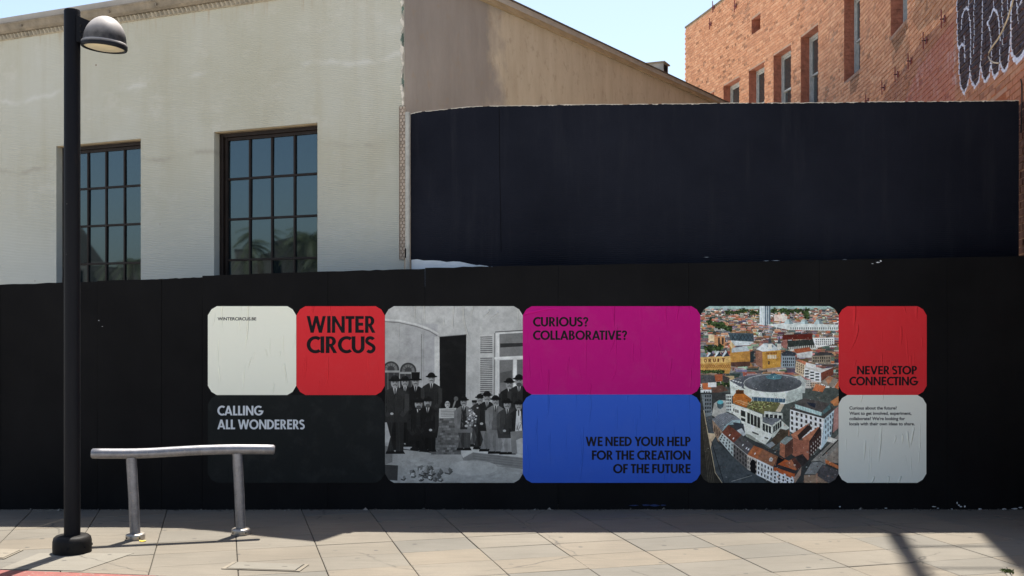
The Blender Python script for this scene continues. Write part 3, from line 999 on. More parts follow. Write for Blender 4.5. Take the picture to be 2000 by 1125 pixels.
# ---- the black and white photograph -------------------------------------------------
def paint_group_photo():
    W, H = 269, 345
    cv = Canvas(W, H, 8, (150, 150, 148))
    T = lambda pts: [(x / 3.04 - 12, y / 3.04 - 8) for x, y in pts]
    # walls
    cv.poly(T([(30, 20), (860, 20), (860, 900), (30, 900)]), (172, 172, 170))
    cv.poly(T([(30, 108), (120, 112), (220, 135), (300, 165), (345, 192), (345, 900), (30, 900)]), (156, 156, 154))
    for k in range(16):
        x = 30 + k * 20
        cv.poly(T([(x, 110 + k * 1.2), (x + 20, 112 + k * 1.4), (x + 20, 900), (x, 900)]), (int(162 - k * .3), int(162 - k * .3), 160), .6)
    cv.line(T([(30, 104), (120, 110), (220, 132), (300, 160), (350, 188)]), 3.4, (190, 190, 188))
    cv.line(T([(30, 116), (120, 122), (220, 144), (300, 172), (346, 200)]), 1.6, (110, 110, 108))
    cv.rect(*T([(330, 205)])[0], *T([(362, 640)])[0], (182, 182, 180))
    cv.rect(*T([(250, 190)])[0], *T([(256, 470)])[0], (128, 128, 126))
    cv.rect(*T([(264, 190)])[0], *T([(267, 520)])[0], (140, 140, 138))
    # arched windows at left
    for cx, ry in ((72, 400), (174, 408)):
        x, y = T([(cx, ry)])[0]
        cv.ell(x, y, 16, 16, (60, 60, 60)); cv.ell(x, y, 12.5, 12.5, (105, 105, 104)); cv.ell(x, y, 7, 7, (66, 66, 66))
        cv.rect(x - 16, y + 2, x + 16, y + 50, (58, 58, 58)); cv.rect(x - 18, y + 2, x + 18, y + 6, (146, 146, 144))
        cv.line([(x - 6, y + 6), (x - 6, y + 40)], 1, (120, 120, 118)); cv.line([(x + 6, y + 6), (x + 6, y + 40)], 1, (120, 120, 118))
        for a in range(200, 350, 30):
            cv.line([(x, y), (x + 12 * math.cos(math.radians(a)), y + 12 * math.sin(math.radians(a)))], .8, (60, 60, 60))
    # black doorway
    cv.poly(T([(360, 205), (519, 192), (515, 640), (362, 640)]), (22, 22, 22))
    cv.line(T([(355, 206), (521, 192)]), 1.2, (120, 120, 118))
    # shutter
    cv.poly(T([(598, 198), (682, 190), (676, 560), (592, 560)]), (176, 176, 174))
    for k in range(30):
        y = 205 + k * 11.5
        if 300 < y < 330: continue
        cv.poly(T([(602, y), (674, y - 2), (674, y + 4.5), (602, y + 6.5)]), (100, 100, 99))
    cv.line(T([(688, 185), (684, 570)]), 2, (118, 118, 116))
    # tall window right
    cv.poly(T([(696, 175), (860, 168), (860, 640), (690, 640)]), (196, 196, 194))
    cv.poly(T([(716, 190), (860, 182), (860, 318), (716, 325)]), (116, 116, 115))
    cv.poly(T([(720, 246), (860, 242), (860, 262), (720, 270)]), (52, 52, 52))
    cv.poly(T([(716, 345), (796, 342), (794, 620), (716, 620)]), (112, 112, 111))
    cv.poly(T([(820, 342), (860, 340), (860, 620), (820, 620)]), (104, 104, 103))
    cv.poly(T([(720, 420), (790, 405), (790, 470), (720, 480)]), (84, 84, 83), .8)
    cv.line(T([(690, 334), (860, 326)]), 4.4, (208, 208, 206)); cv.line(T([(808, 338), (806, 620)]), 5, (208, 208, 206))
    cv.line(T([(692, 178), (860, 168)]), 2, (90, 90, 89))
    # ground
    cv.poly(T([(30, 880), (130, 870), (320, 895), (490, 915), (560, 872), (860, 905), (860, 1085), (30, 1085)]), (150, 150, 147))
    for _ in range(220):
        x, y = rng.uniform(30, 860), rng.uniform(905, 1080)
        g = rng.integers(105, 190); r = rng.uniform(4, 22)
        cv.ell(*T([(x, y)])[0], r / 3, r / 9, (g, g, g - 2), .35, n=10)
    cv.poly(T([(490, 905), (545, 874), (860, 912), (860, 990), (640, 955), (500, 940)]), (118, 118, 116))
    cv.poly(T([(490, 905), (545, 874), (860, 906), (860, 925), (560, 892), (500, 925)]), (176, 176, 173))
    for k in range(5):
        cv.line(T([(560, 900 + k * 14), (860, 934 + k * 14)]), .6, (90, 90, 89))
    cv.ell(*T([(560, 985)])[0], 48, 15, (166, 166, 163), .8)
    # rubble pile
    for _ in range(30):
        x, y = rng.normal(305, 55), rng.normal(1015, 26); s = rng.uniform(14, 34)
        g = int(rng.integers(96, 190))
        p = [(x + s * math.cos(a) * rng.uniform(.7, 1.1), y + s * .7 * math.sin(a) * rng.uniform(.7, 1.1)) for a in np.linspace(0, 6.28, 6)[:-1]]
        cv.poly(T([(a + 3, b + 9) for a, b in p]), (50, 50, 49), .75); cv.poly(T(p), (g, g, g - 2)); cv.poly(T([p[0], p[1], (x, y), p[4]]), (g * .62, g * .62, g * .6), .8)
    cv.poly(T([(36, 838), (80, 842), (80, 950), (36, 965)]), (112, 112, 110)); cv.poly(T([(36, 965), (114, 970), (110, 1060), (36, 1055)]), (62, 62, 61))
    cv.ell(*T([(58, 845)])[0], 8, 4, (150, 150, 148))
    cv.line(T([(130, 872), (310, 893)]), 1.4, (30, 30, 30))
    def man(cx, cy, hw, coat, hat='bowler', feet=890, shoulder=1.0, trousers=None, lean=0, face=142, beard=True, vest=None, arm=0):
        """cx, cy: chin; hw: head width; all in crop pixels"""
        g = lambda v: (v, v, v - 1 if v > 0 else 0)
        sh = hw * 1.35 * shoulder
        top = cy + hw * .32; hip = top + hw * 3.5
        tr = trousers if trousers is not None else max(10, coat - 6)
        # legs
        if feet > hip:
            cv.poly(T([(cx - hw * .7, hip - 20), (cx + hw * .7, hip - 20), (cx + hw * .3 + lean, hip + (feet - hip) * .93), (cx - hw * .3 + lean, hip + (feet - hip) * .93)]), g(max(8, tr - 14)))
            for sgn in (-1, 1):
                bx = cx + lean + sgn * hw * .5
                cv.poly(T([(cx + lean * .6 + sgn * hw * .05, hip - 20), (cx + lean * .6 + sgn * hw * 1.0, hip - 20), (bx + hw * .42, feet), (bx - hw * .42, feet)]), g(tr))
                cv.line(T([(bx - hw * .1 * sgn, hip), (bx, feet)]), 1.2, g(min(255, tr + 22)), .5)
                cv.poly(T([(bx - hw * .45, feet - 6), (bx + hw * .45, feet - 6), (bx + hw * .62, feet + 9), (bx - hw * .55, feet + 9)]), g(24))
        # coat
        body = [(cx - hw * .42, cy + 2), (cx - sh * .8, top + 6), (cx - sh, top + hw * .6), (cx - sh * 1.02, top + hw * 1.9), (cx - sh * .86 + lean * .5, hip), (cx + sh * .86 + lean * .5, hip), (cx + sh * 1.02, top + hw * 1.9), (cx + sh, top + hw * .6), (cx + sh * .8, top + 6), (cx + hw * .42, cy + 2)]
        cv.poly(T(body), g(coat))
        # sleeve and lapel light and dark
        for sgn in (-1, 1):
            cv.line(T([(cx + sgn * sh * .86, top + hw * .5), (cx + sgn * sh * .84, top + hw * 2.0), (cx + sgn * sh * .5, top + hw * 2.7)]), hw * .16, g(min(255, coat + 16)), .7)
            cv.line(T([(cx + sgn * sh * .62, top + hw * .9), (cx + sgn * sh * .6, top + hw * 2.4)]), 1.3, g(max(0, coat - 18)), .8)
        if vest: cv.poly(T([(cx - hw * .3, cy + hw * .2), (cx + hw * .3, cy + hw * .2), (cx + hw * .5, hip - 20), (cx - hw * .5, hip - 20)]), g(vest))
        cv.poly(T([(cx - hw * .24, cy), (cx + hw * .24, cy), (cx + hw * .05, cy + hw * .8), (cx - hw * .06, cy + hw * .8)]), g(176))
        cv.poly(T([(cx - hw * .07, cy + 3), (cx + hw * .08, cy + 3), (cx + hw * .06, cy + hw * .85), (cx - hw * .06, cy + hw * .85)]), g(40))
        for _ in range(16):
            x = cx + rng.uniform(-.8, .8) * sh; y = top + rng.uniform(.4, 2.6) * hw
            cv.line(T([(x, y), (x + rng.uniform(-8, 8), y + rng.uniform(8, 34))]), rng.uniform(.8, 2.4), g(max(0, min(255, coat + int(rng.integers(-16, 30))))), .45)
        if arm:
            hx = cx + arm * hw * .35
            cv.ell(*T([(hx, top + hw * 2.55)])[0], 3.2, 2.4, g(168))
        # head
        X, Y = T([(cx, cy - hw * .52)])[0]
        r = hw / 3.04 / 2
        cv.ell(X, Y, r * .92, r * 1.22, g(face))
        cv.poly([(X + r * .25, Y - r), (X + r * .95, Y - r * .6), (X + r * .8, Y + r * .9), (X + r * .3, Y + r * 1.1)], g(int(face * .72)), .6)
        cv.poly([(X - r * .85, Y - r * .75), (X + r * .85, Y - r * .75), (X + r * .8, Y - r * .1), (X - r * .8, Y - r * .16)], g(70), .42)
        cv.ell(X - r * .38, Y - r * .16, r * .17, r * .10, g(40), .8); cv.ell(X + r * .36, Y - r * .16, r * .17, r * .10, g(40), .8)
        cv.line([(X, Y - r * .15), (X + r * .12, Y + r * .32)], .7, g(100))
        cv.line([(X - r * .42, Y + r * .52), (X, Y + r * .42), (X + r * .42, Y + r * .52)], r * .2, g(60), .8)
        if beard and rng.random() < .5: cv.ell(X, Y + r * .86, r * .6, r * .42, g(58), .8)
        yb = Y - r * .62
        if hat == 'bowler':
            cv.ell(X, yb, r * 1.0, r * 1.05, g(26), a0=180, a1=360); cv.ell(X, yb, r * 1.5, r * .3, g(20))
            cv.line([(X - r * .5, yb - r * .7), (X - r * .1, yb - r * .85)], .8, g(80), .6)
        elif hat == 'top':
            cv.poly([(X - r * 1.0, yb), (X - r * 1.1, yb - r * 1.9), (X + r * 1.1, yb - r * 1.9), (X + r * 1.0, yb)], g(24)); cv.ell(X, yb, r * 1.6, r * .3, g(18))
        elif hat == 'cap':
            cv.poly([(X - r, yb), (X - r, yb - r * .7), (X + r, yb - r * .7), (X + r, yb)], g(30)); cv.ell(X, yb, r * 1.1, r * .22, g(18))
    # back row to front row, crop pixels
    man(155, 500, 46, 30, 'bowler', 850); man(218, 498, 46, 26, 'top', 850)
    man(312, 480, 46, 40, 'bowler', 690)
    man(775, 512, 46, 34, 'bowler', 760, lean=-8, beard=False); man(832, 496, 50, 44, 'bowler', 760)
    man(407, 626, 34, 92, 'none', 640, beard=False, face=176)
    # the brick pier and its stone
    cv.poly(T([(322, 690), (485, 686), (488, 905), (310, 905)]), (92, 92, 90))
    for r in range(15):
        y = 690 + r * 14.5
        for c in range(8):
            x = 318 + c * 22 + (11 if r % 2 else 0); g = int(rng.integers(70, 128))
            if x + 20 > 487: continue
            cv.rect(*T([(x, y)])[0], *T([(x + 20, y + 12)])[0], (g, g, g - 1))
    cv.poly(T([(358, 632), (460, 628), (462, 688), (358, 690)]), (176, 176, 173))
    for k in range(5):
        cv.line(T([(368, 642 + k * 9), (450, 640 + k * 9)]), 1.1, (110, 110, 108))

    cv.line(T([(440, 628), (458, 575)]), 3.2, (120, 120, 118)); cv.ell(*T([(458, 574)])[0], 4.4, 4.6, (88, 88, 87))
    man(567, 618, 30, 84, 'cap', 850); man(600, 598, 40, 52, 'bowler', 865)
    man(642, 590, 46, 36, 'bowler', 878, vest=40, trousers=112, arm=-2)
    man(504, 615, 42, 104, 'bowler', 872, vest=42, trousers=66, arm=1)
    for _ in range(60):
        x, y = rng.normal(552, 17), rng.normal(690, 20); gg = int(rng.integers(30, 210)); cv.ell(*T([(x, y)])[0], 2.0, 1.7, (gg, gg, gg), n=8)
    man(692, 612, 44, 112, 'bowler', 892, vest=90, trousers=120, arm=1)
    man(762, 632, 46, 60, 'bowler', 896, trousers=140, vest=52, arm=-1)
    man(830, 638, 44, 38, 'bowler', 780, vest=200)
    cv.poly(T([(780, 770), (860, 762), (860, 800), (815, 820), (822, 900), (790, 900)]), (124, 124, 122))
    man(96, 508, 54, 46, 'bowler', 892, shoulder=1.15, arm=-1)
    man(236, 632, 50, 30, 'bowler', 872, arm=1); man(290, 622, 48, 28, 'bowler', 880, arm=1)
    a = soften(cv.down(2), 2)
    h, w = a.shape[:2]
    a = a * (0.84 + 0.32 * vnoise(h, w, 60, 6, .72)[..., None]) + (rng.normal(0, 0.028, (h, w, 1))).astype(np.float32)
    a = np.clip((a - .5) * 1.12 + .53, 0.05, 1) * np.array([.985, .985, .97], np.float32)
    return a


# ---- the colour aerial photograph ----------------------------------------------------
def paint_aerial_photo():
    W, H = 270, 345
    cv = Canvas(W, H, 8, (92, 98, 92))
    A = lambda pts: [(x / 6.08 - 18, y / 6.08 - 8) for x, y in pts]      # upper crop
    B = lambda pts: [(x / 6.08 - 18, y / 6.08 + 172) for x, y in pts]    # lower crop
    cv.rect(0, 0, W, 14, (152, 178, 172)); cv.rect(0, 5, W, 14, (128, 150, 132))
    RO = [(192, 118, 84), (168, 102, 78), (205, 142, 110), (120, 92, 80), (92, 92, 92), (116, 114, 110), (140, 104, 84), (82, 86, 92), (150, 146, 138), (104, 108, 108), (176, 172, 160)]
    WA = [(226, 222, 208), (208, 200, 186), (236, 232, 220), (186, 168, 146), (200, 190, 176), (150, 146, 140), (214, 180, 150)]

    def house(x, y, w, h, d, roof=None, wall=None, win=True):
        """small gabled house: front foot at (x, y)"""
        roof = roof or RO[rng.integers(len(RO))]; wall = wall or WA[rng.integers(len(WA))]
        k = rng.uniform(.85, 1.1); wall = tuple(min(255, c * k) for c in wall)
        sk = rng.uniform(-.5, .5) * d
        dk = tuple(c * .48 for c in wall)
        cv.poly([(x, y), (x + w, y), (x + w, y - h), (x, y - h)], wall)
        if sk > 0: cv.poly([(x + w, y), (x + w + sk, y - d * .6), (x + w + sk, y - d * .6 - h), (x + w, y - h)], dk)
        else: cv.poly([(x, y), (x + sk, y - d * .6), (x + sk, y - d * .6 - h), (x, y - h)], dk)
        cv.poly([(x - .4, y - h), (x + w + .4, y - h), (x + w + sk, y - h - d), (x + sk, y - h - d)], tuple(c * rng.uniform(.8, 1.12) for c in roof))
        cv.line([(x + sk, y - h - d), (x + w + sk, y - h - d)], .5, tuple(min(255, c * 1.3) for c in roof))
        if win and h > 4:
            for r in range(max(1, int(h / 4.2))):
                for c in range(max(1, int(w / 3.4))):
                    wx = x + .9 + c * 3.4; wy = y - h + 1.2 + r * 4.2
                    if wx + 1.4 < x + w: cv.rect(wx, wy, wx + 1.4, wy + 2.1, (62, 64, 66))

    def tree(x, y, r):
        for _ in range(16):
            c = rng.uniform(.55, 1.25)
            cv.ell(x + rng.normal(0, r * .5), y + rng.normal(0, r * .35), r * .42, r * .34, (72 * c, 92 * c, 50 * c), n=8)
    for y in np.arange(10, 160, 2.2):
        s = .55 + (y / 60.0)
        x = -8.0
        while x < W:
            w = rng.uniform(4, 9) * s
            if rng.random() < (.16 if y < 40 else .06): tree(x + w / 2, y - 2 * s, 2.6 * s)
            else: house(x, y + rng.normal(0, 1), w, rng.uniform(2.4, 5.2) * s, rng.uniform(1.6, 3.4) * s)
            x += w * rng.uniform(.85, 1.5)
    for x in np.arange(50, 128, 5): tree(x + rng.normal(0, 2), 12 + rng.normal(0, 1.5), 4.2)
    for x in np.arange(140, 215, 5): tree(x + rng.normal(0, 2), 10 + rng.normal(0, 1.5), 4.5)
    tree(209, 19, 6)
    for p in ((26, 36), (36, 40), (48, 42), (18, 30), (56, 44), (40, 34)): tree(*p, 6.5)
    # far tower
    cv.poly(A([(812, 48), (942, 48), (942, 265), (890, 285), (812, 265)]), (196, 210, 210)); cv.poly(A([(870, 48), (942, 48), (942, 265), (890, 285), (870, 280)]), (104, 122, 132))
    for k in range(5): cv.line(A([(822 + k * 24, 48), (822 + k * 24, 270)]), .9, (226, 232, 230))
    cv.rect(*A([(375, 48)])[0], *A([(428, 100)])[0], (168, 186, 188))
    cv.poly(A([(985, 150), (1080, 150), (1142, 165), (1142, 230), (985, 225)]), (228, 196, 178)); cv.poly(A([(1080, 150), (1142, 165), (1142, 230), (1080, 236)]), (206, 196, 182))
    # glass-roofed courthouse row
    cv.poly(A([(890, 270), (1120, 245), (1745, 270), (1745, 340), (1150, 330)]), (206, 214, 206))
    for cx in (1155, 1340, 1510):
        cv.poly(A([(cx - 60, 260), (cx - 20, 205), (cx + 20, 205), (cx + 60, 260)]), (176, 196, 196)); cv.poly(A([(cx + 5, 205), (cx + 20, 205), (cx + 60, 260), (cx + 10, 260)]), (128, 148, 150))
    for x in range(1180, 1740, 26): cv.rect(*A([(x, 300)])[0], *A([(x + 10, 325)])[0], (92, 100, 98))
    # slabs of the middle distance
    cv.poly(A([(435, 365), (740, 370), (745, 470), (480, 470)]), (78, 96, 104))
    for k in range(6):
        cv.line(A([(480 + k * 44, 385), (520 + k * 44, 455)]), .9, (52, 64, 70)); cv.line(A([(520 + k * 44, 385), (480 + k * 44, 455)]), .9, (52, 64, 70))
    cv.poly(A([(470, 455), (500, 520), (690, 512), (745, 472)]), (190, 200, 200))
    cv.poly(A([(205, 390), (275, 385), (275, 470), (205, 460)]), (232, 196, 150)); cv.poly(A([(275, 410), (400, 400), (405, 545), (275, 540)]), (204, 140, 92))
    for x in (320, 365): cv.rect(*A([(x, 420)])[0], *A([(x + 20, 500)])[0], (70, 66, 62))
    cv.poly(A([(1085, 390), (1440, 375), (1440, 440), (1085, 450)]), (112, 48, 36)); cv.poly(A([(1085, 450), (1140, 445), (1140, 560), (1085, 540)]), (168, 112, 100))
    cv.poly(A([(1140, 460), (1470, 440), (1475, 510), (1150, 545)]), (58, 66, 62))
    for k in range(20): cv.line(A([(1160 + k * 16, 455), (1160 + k * 16, 530)]), .7, (84, 92, 84))
    cv.poly(A([(1150, 535), (1500, 505), (1500, 560), (1180, 580)]), (196, 196, 184))
    for k in range(14): cv.rect(*A([(1170 + k * 23, 530 - k * 1.9)])[0], *A([(1180 + k * 23, 565 - k * 1.9)])[0], (52, 54, 52))
    cv.poly(A([(1440, 425), (1700, 420), (1700, 500), (1480, 545)]), (226, 226, 216))
    for r in range(3):
        for k in range(9): cv.rect(*A([(1480 + k * 24, 440 + r * 26)])[0], *A([(1492 + k * 24, 453 + r * 26)])[0], (72, 74, 74))
    # ochre halls
    cv.poly(A([(110, 655), (470, 640), (470, 800), (450, 850), (110, 840)]), (206, 150, 74))
    cv.poly(A([(110, 655), (470, 640), (470, 715), (110, 732)]), (222, 172, 100))
    for k in range(16):
        cv.line(A([(110 + k * 22, 742), (132 + k * 22, 782)]), .8, (150, 96, 44)); cv.line(A([(132 + k * 22, 742), (110 + k * 22, 782)]), .8, (150, 96, 44))
    for txt, xs in (('ORUIT', (146, 412)),):
        x0, y0 = A([(146, 674)])[0]; x1, y1 = A([(412, 716)])[0]
        gx = (x1 - x0) / 5
        for i, c in enumerate(txt):
            w, pl = glyph(c)
            for p in pl: cv.poly([(x0 + gx * i + gx * .12 + a / max(w, .4) * gx * .62, y1 - i * .25 - b * (y1 - y0)) for a, b in p], (116, 56, 26))
    for k in range(3):
        x = 180 + k * 92
        cv.poly(A([(x, 650), (x + 45, 565), (x + 95, 640)]), (58, 72, 84)); cv.poly(A([(x, 650), (x + 45, 565), (x + 62, 595), (x + 20, 650)]), (196, 206, 206))
    cv.poly(A([(110, 600), (180, 595), (180, 650), (110, 655)]), (120, 136, 140))
    cv.poly(A([(455, 500), (480, 545), (480, 600), (700, 580), (700, 705), (470, 715)]), (196, 138, 62)); cv.poly(A([(480, 545), (660, 520), (695, 580), (480, 600)]), (176, 186, 188))
    cv.poly(A([(450, 500), (480, 470), (520, 520), (482, 560)]), (214, 180, 130))
    cv.poly(A([(700, 590), (745, 580), (745, 710), (700, 720)]), (52, 66, 70))
    cv.poly(A([(470, 715), (700, 705), (700, 760), (560, 770), (470, 760)]), (104, 74, 62))
    cv.poly(A([(845, 590), (1065, 570), (1062, 770), (848, 795)]), (204, 146, 60)); cv.poly(A([(765, 575), (845, 590), (848, 795), (765, 740)]), (158, 112, 88))
    cv.poly(A([(770, 560), (860, 490), (960, 490), (1065, 570), (845, 588)]), (206, 212, 208)); cv.poly(A([(860, 490), (960, 490), (1065, 570), (940, 575)]), (184, 192, 192))
    cv.ell(*A([(940, 525)])[0], 6, 3, (110, 130, 140))
    for k in range(5): cv.rect(*A([(908 + k * 22, 628)])[0], *A([(922 + k * 22, 672)])[0], (214, 206, 186)); 
    x0, y0 = A([(896, 600)])[0]; x1, y1 = A([(1022, 620)])[0]
    for k in range(7): cv.rect(x0 + k * (x1 - x0) / 7, y0 - k * .15, x0 + (k + .6) * (x1 - x0) / 7, y1 - k * .15, (126, 66, 30))
    cv.rect(*A([(915, 700)])[0], *A([(932, 742)])[0], (92, 62, 34))
    for p in ((265, 545, 8), (330, 540, 8), (210, 550, 7)): x, y = A([p[:2]])[0]; tree(x, y, p[2])
    for x in range(115, 380, 22): xx, yy = A([(x, 825)])[0]; tree(xx, yy, 4)
    for cx in (935, 1045):
        x, y = A([(cx, 470)])[0]; cv.poly([(x - 4, y + 4), (x, y - 12), (x + 4, y + 4)], (86, 92, 98)); cv.rect(x - 4, y + 4, x + 4, y + 14, (212, 206, 190))
    # mid right houses
    cv.poly(A([(1070, 610), (1235, 600), (1235, 780), (1070, 780)]), (140, 152, 158)); cv.poly(A([(1070, 610), (1140, 575), (1240, 600), (1235, 640), (1085, 640)]), (70, 76, 84))
    for r in range(3):
        for k in range(6): cv.rect(*A([(1090 + k * 24, 660 + r * 38)])[0], *A([(1102 + k * 24, 684 + r * 38)])[0], (60, 66, 72))
    cv.poly(A([(1215, 560), (1400, 535), (1440, 580), (1250, 610)]), (178, 96, 62)); cv.poly(A([(1250, 610), (1440, 580), (1440, 660), (1260, 660)]), (196, 196, 190))
    cv.poly(A([(1430, 640), (1660, 620), (1660, 740), (1430, 720)]), (150, 136, 116)); cv.poly(A([(1430, 640), (1530, 590), (1680, 600), (1660, 630)]), (80, 78, 78))
    for r in range(2):
        for k in range(8): cv.rect(*A([(1450 + k * 26, 650 + r * 36)])[0], *A([(1462 + k * 26, 674 + r * 36)])[0], (64, 60, 56))
    cv.poly(A([(1245, 700), (1360, 740), (1340, 890), (1232, 830)]), (214, 186, 150)); cv.poly(A([(1250, 690), (1280, 680), (1400, 720), (1360, 750)]), (204, 122, 88))
    for r in range(4):
        for k in range(4): cv.rect(*A([(1254 + k * 24, 722 + r * 30 + k * 8)])[0], *A([(1264 + k * 24, 742 + r * 30 + k * 8)])[0], (96, 78, 62))
    cv.poly(A([(1345, 780), (1540, 840), (1540, 960), (1335, 890)]), (232, 232, 222)); cv.poly(A([(1540, 840), (1690, 780), (1690, 860), (1545, 940)]), (128, 74, 56))
    cv.poly(A([(1360, 730), (1560, 790), (1690, 775), (1540, 840), (1345, 785)]), (196, 192, 182)); cv.poly(A([(1360, 715), (1480, 745), (1480, 790), (1370, 770)]), (224, 222, 212))
    for r in range(3):
        for k in range(3): cv.rect(*A([(1352 + k * 62, 808 + r * 36 + k * 18)])[0], *A([(1396 + k * 62, 824 + r * 36 + k * 18)])[0], (58, 62, 62))
    cv.poly(A([(1530, 960), (1630, 875), (1750, 920), (1680, 1010), (1600, 990)]), (150, 136, 120)); cv.poly(A([(1590, 915), (1650, 880), (1690, 895), (1630, 985)]), (186, 128, 92)); cv.poly(A([(1440, 1050), (1480, 970), (1600, 1000), (1560, 1070)]), (212, 118, 72))
    cv.poly(A([(1700, 1010), (1750, 930), (1750, 1040)]), (216, 110, 60))
    # left roofs
    for (p, c) in [([(110, 870), (285, 870), (300, 950), (110, 960)], (92, 92, 94)), ([(275, 860), (370, 855), (370, 940), (290, 945)], (180, 98, 60)), ([(375, 870), (460, 900), (440, 960), (375, 950)], (84, 78, 74)), ([(130, 965), (235, 960), (240, 1035), (140, 1040)], (206, 110, 62)), ([(250, 1000), (370, 985), (440, 1050), (250, 1090)], (112, 84, 70)), ([(110, 1040), (240, 1040), (245, 1125), (110, 1125)], (206, 212, 208)), ([(200, 955), (300, 955), (300, 1010), (200, 1010)], (214, 216, 208))]:
        cv.poly(A(p), c)
    for k in range(3): cv.rect(*A([(150 + k * 28, 1060)])[0], *A([(164 + k * 28, 1100)])[0], (60, 66, 70))
    # ---- lower half: street, drum, courts -------------------------------------------
    cv.poly(B([(110, -20), (480, -20), (480, 300), (900, 640), (1400, 760), (1750, 500), (1750, 1060), (110, 1060)]), (74, 76, 74))
    cv.poly(B([(110, 190), (250, 260), (300, 560), (560, 800), (900, 1050), (110, 1060)]), (84, 90, 92))
    cv.poly(B([(195, 460), (310, 470), (250, 560), (230, 640)]), (196, 168, 134))
    cv.poly(B([(110, 190), (150, 195), (290, 920), (370, 1060), (110, 1060)]), (66, 62, 54))
    for k in range(4): cv.line(B([(118 + k * 12, 220), (205 + k * 22, 1055)]), .8, (104, 96, 80))
    cv.line(B([(148, 190), (285, 930), (372, 1060)]), 1.1, (206, 182, 142)); cv.line(B([(240, 560), (390, 1060)]), .9, (30, 30, 30))
    cv.line(B([(480, 1035), (720, 965)]), 1, (156, 154, 146))
    cv.poly(B([(120, 0), (245, 0), (245, 250), (165, 270)]), (120, 128, 130))
    for r in range(5):
        for k in range(3): cv.rect(*B([(165 + k * 26, 10 + r * 46)])[0], *B([(180 + k * 26, 36 + r * 46)])[0], (48, 54, 58))
    cv.poly(B([(245, 250), (270, 110), (330, 65), (410, 75), (420, 210), (300, 280)]), (170, 168, 158)); cv.ell(*B([(345, 120)])[0], 6.5, 9, (84, 100, 104)); cv.ell(*B([(345, 95)])[0], 6, 4, (96, 176, 186))
    # drum building: rear roofs, drum wall, cone
    cv.poly(A([(460, 930), (620, 880), (900, 850), (1180, 860), (1360, 920), (1345, 1080), (640, 1060), (470, 1030)]), (102, 106, 112))
    cv.poly(A([(455, 930), (640, 1040), (640, 1140), (470, 1110)]), (206, 214, 200)); cv.poly(A([(1190, 890), (1300, 870), (1365, 930), (1350, 1080), (1290, 1080)]), (180, 186, 178))
    for k in range(4): cv.rect(*A([(490 + k * 30, 925 + k * 8)])[0], *A([(512 + k * 30, 940 + k * 8)])[0], (212, 214, 210)); cv.rect(*A([(520 + k * 22, 1000)])[0], *A([(532 + k * 22, 1014)])[0], (220, 220, 214))
    x, y = A([(970, 990)])[0]
    cv.poly(A([(625, 990), (640, 1150), (720, 1190), (1130, 1210), (1320, 1150), (1320, 1000)]), (214, 222, 206))
    cv.poly(A([(1130, 1075), (1320, 1010), (1320, 1150), (1130, 1210)]), (176, 186, 176))
    R = []
    for a in range(0, 360, 18): R.append((970 + 348 * math.cos(math.radians(a)), 965 + 108 * math.sin(math.radians(a))))
    apex = (980, 866)
    for i in range(20):
        p, q = R[i], R[(i + 1) % 20]
        sh = 112 + 22 * math.sin(math.radians(i * 18 + 200))
        cv.poly(A([p, q, apex]), (sh * .96, sh, sh * 1.03))
        for f in (0, .33, .66): cv.line(A([(p[0] + (q[0] - p[0]) * f, p[1] + (q[1] - p[1]) * f), apex]), .35, (86, 90, 96), .7)
    cv.line(A(R + R[:1]), .9, (196, 198, 192))
    cv.poly(A([(880, 885), (985, 840), (1080, 885), (1060, 912), (985, 920), (905, 910)]), (96, 142, 152))
    for k in range(8): cv.line(A([(985, 842), (885 + k * 27, 900)]), .5, (52, 86, 96))
    # terrace, green roof
    cv.poly(B([(500, 20), (560, -60), (720, 60), (700, 90), (500, 100)]), (206, 118, 40)); cv.poly(B([(490, 40), (640, 30), (720, 70), (650, 160), (500, 110)]), (196, 112, 40))
    cv.rect(*B([(530, -50)])[0], *B([(625, -5)])[0], (106, 66, 34))
    cv.poly(B([(650, 160), (730, 70), (1060, 100), (1000, 205), (860, 235)]), (118, 116, 74))
    for _ in range(240):
        u, v = rng.random(2); x = 670 + u * 360; yy = 85 + v * 125 + u * 10
        c = [(150, 158, 88), (84, 92, 54), (178, 180, 120), (104, 84, 58)][rng.integers(4)]
        if yy < 95 + (1060 - x) * .4: cv.ell(*B([(x, yy)])[0], 1.5, .9, c, n=7)
    for k in range(5): cv.line(B([(520 + k * 30, 85 + k * 12), (600 + k * 30, 70 + k * 12)]), .6, (232, 208, 168))
    cv.poly(B([(1000, 205), (1060, 110), (1110, 115), (1060, 210)]), (196, 178, 150))
    cv.poly(B([(720, 30), (1120, 50), (1110, 100), (730, 75)]), (72, 102, 122)); cv.line(B([(720, 28), (1120, 50)]), 1.4, (206, 214, 200))
    for k in range(8): cv.line(B([(740 + k * 50, 35), (738 + k * 50, 85)]), .8, (180, 190, 184))
    # white front
    cv.poly(B([(480, 110), (650, 165), (845, 240), (850, 330), (960, 370), (960, 500), (880, 600), (640, 470), (585, 300), (480, 220)]), (220, 222, 204))
    cv.poly(B([(960, 370), (1060, 300), (1170, 400), (960, 520)]), (190, 194, 180)); cv.poly(B([(640, 470), (700, 480), (850, 590), (880, 600), (760, 560), (650, 500)]), (150, 152, 138))
    cv.poly(B([(845, 320), (880, 200), (1085, 225), (1060, 300), (960, 368)]), (118, 122, 126)); cv.poly(B([(870, 200), (1085, 225), (1085, 290), (860, 270)]), (200, 204, 190))
    for k in range(4): cv.rect(*B([(882 + k * 52, 236 + k * 5)])[0], *B([(918 + k * 52, 276 + k * 5)])[0], (46, 52, 54))
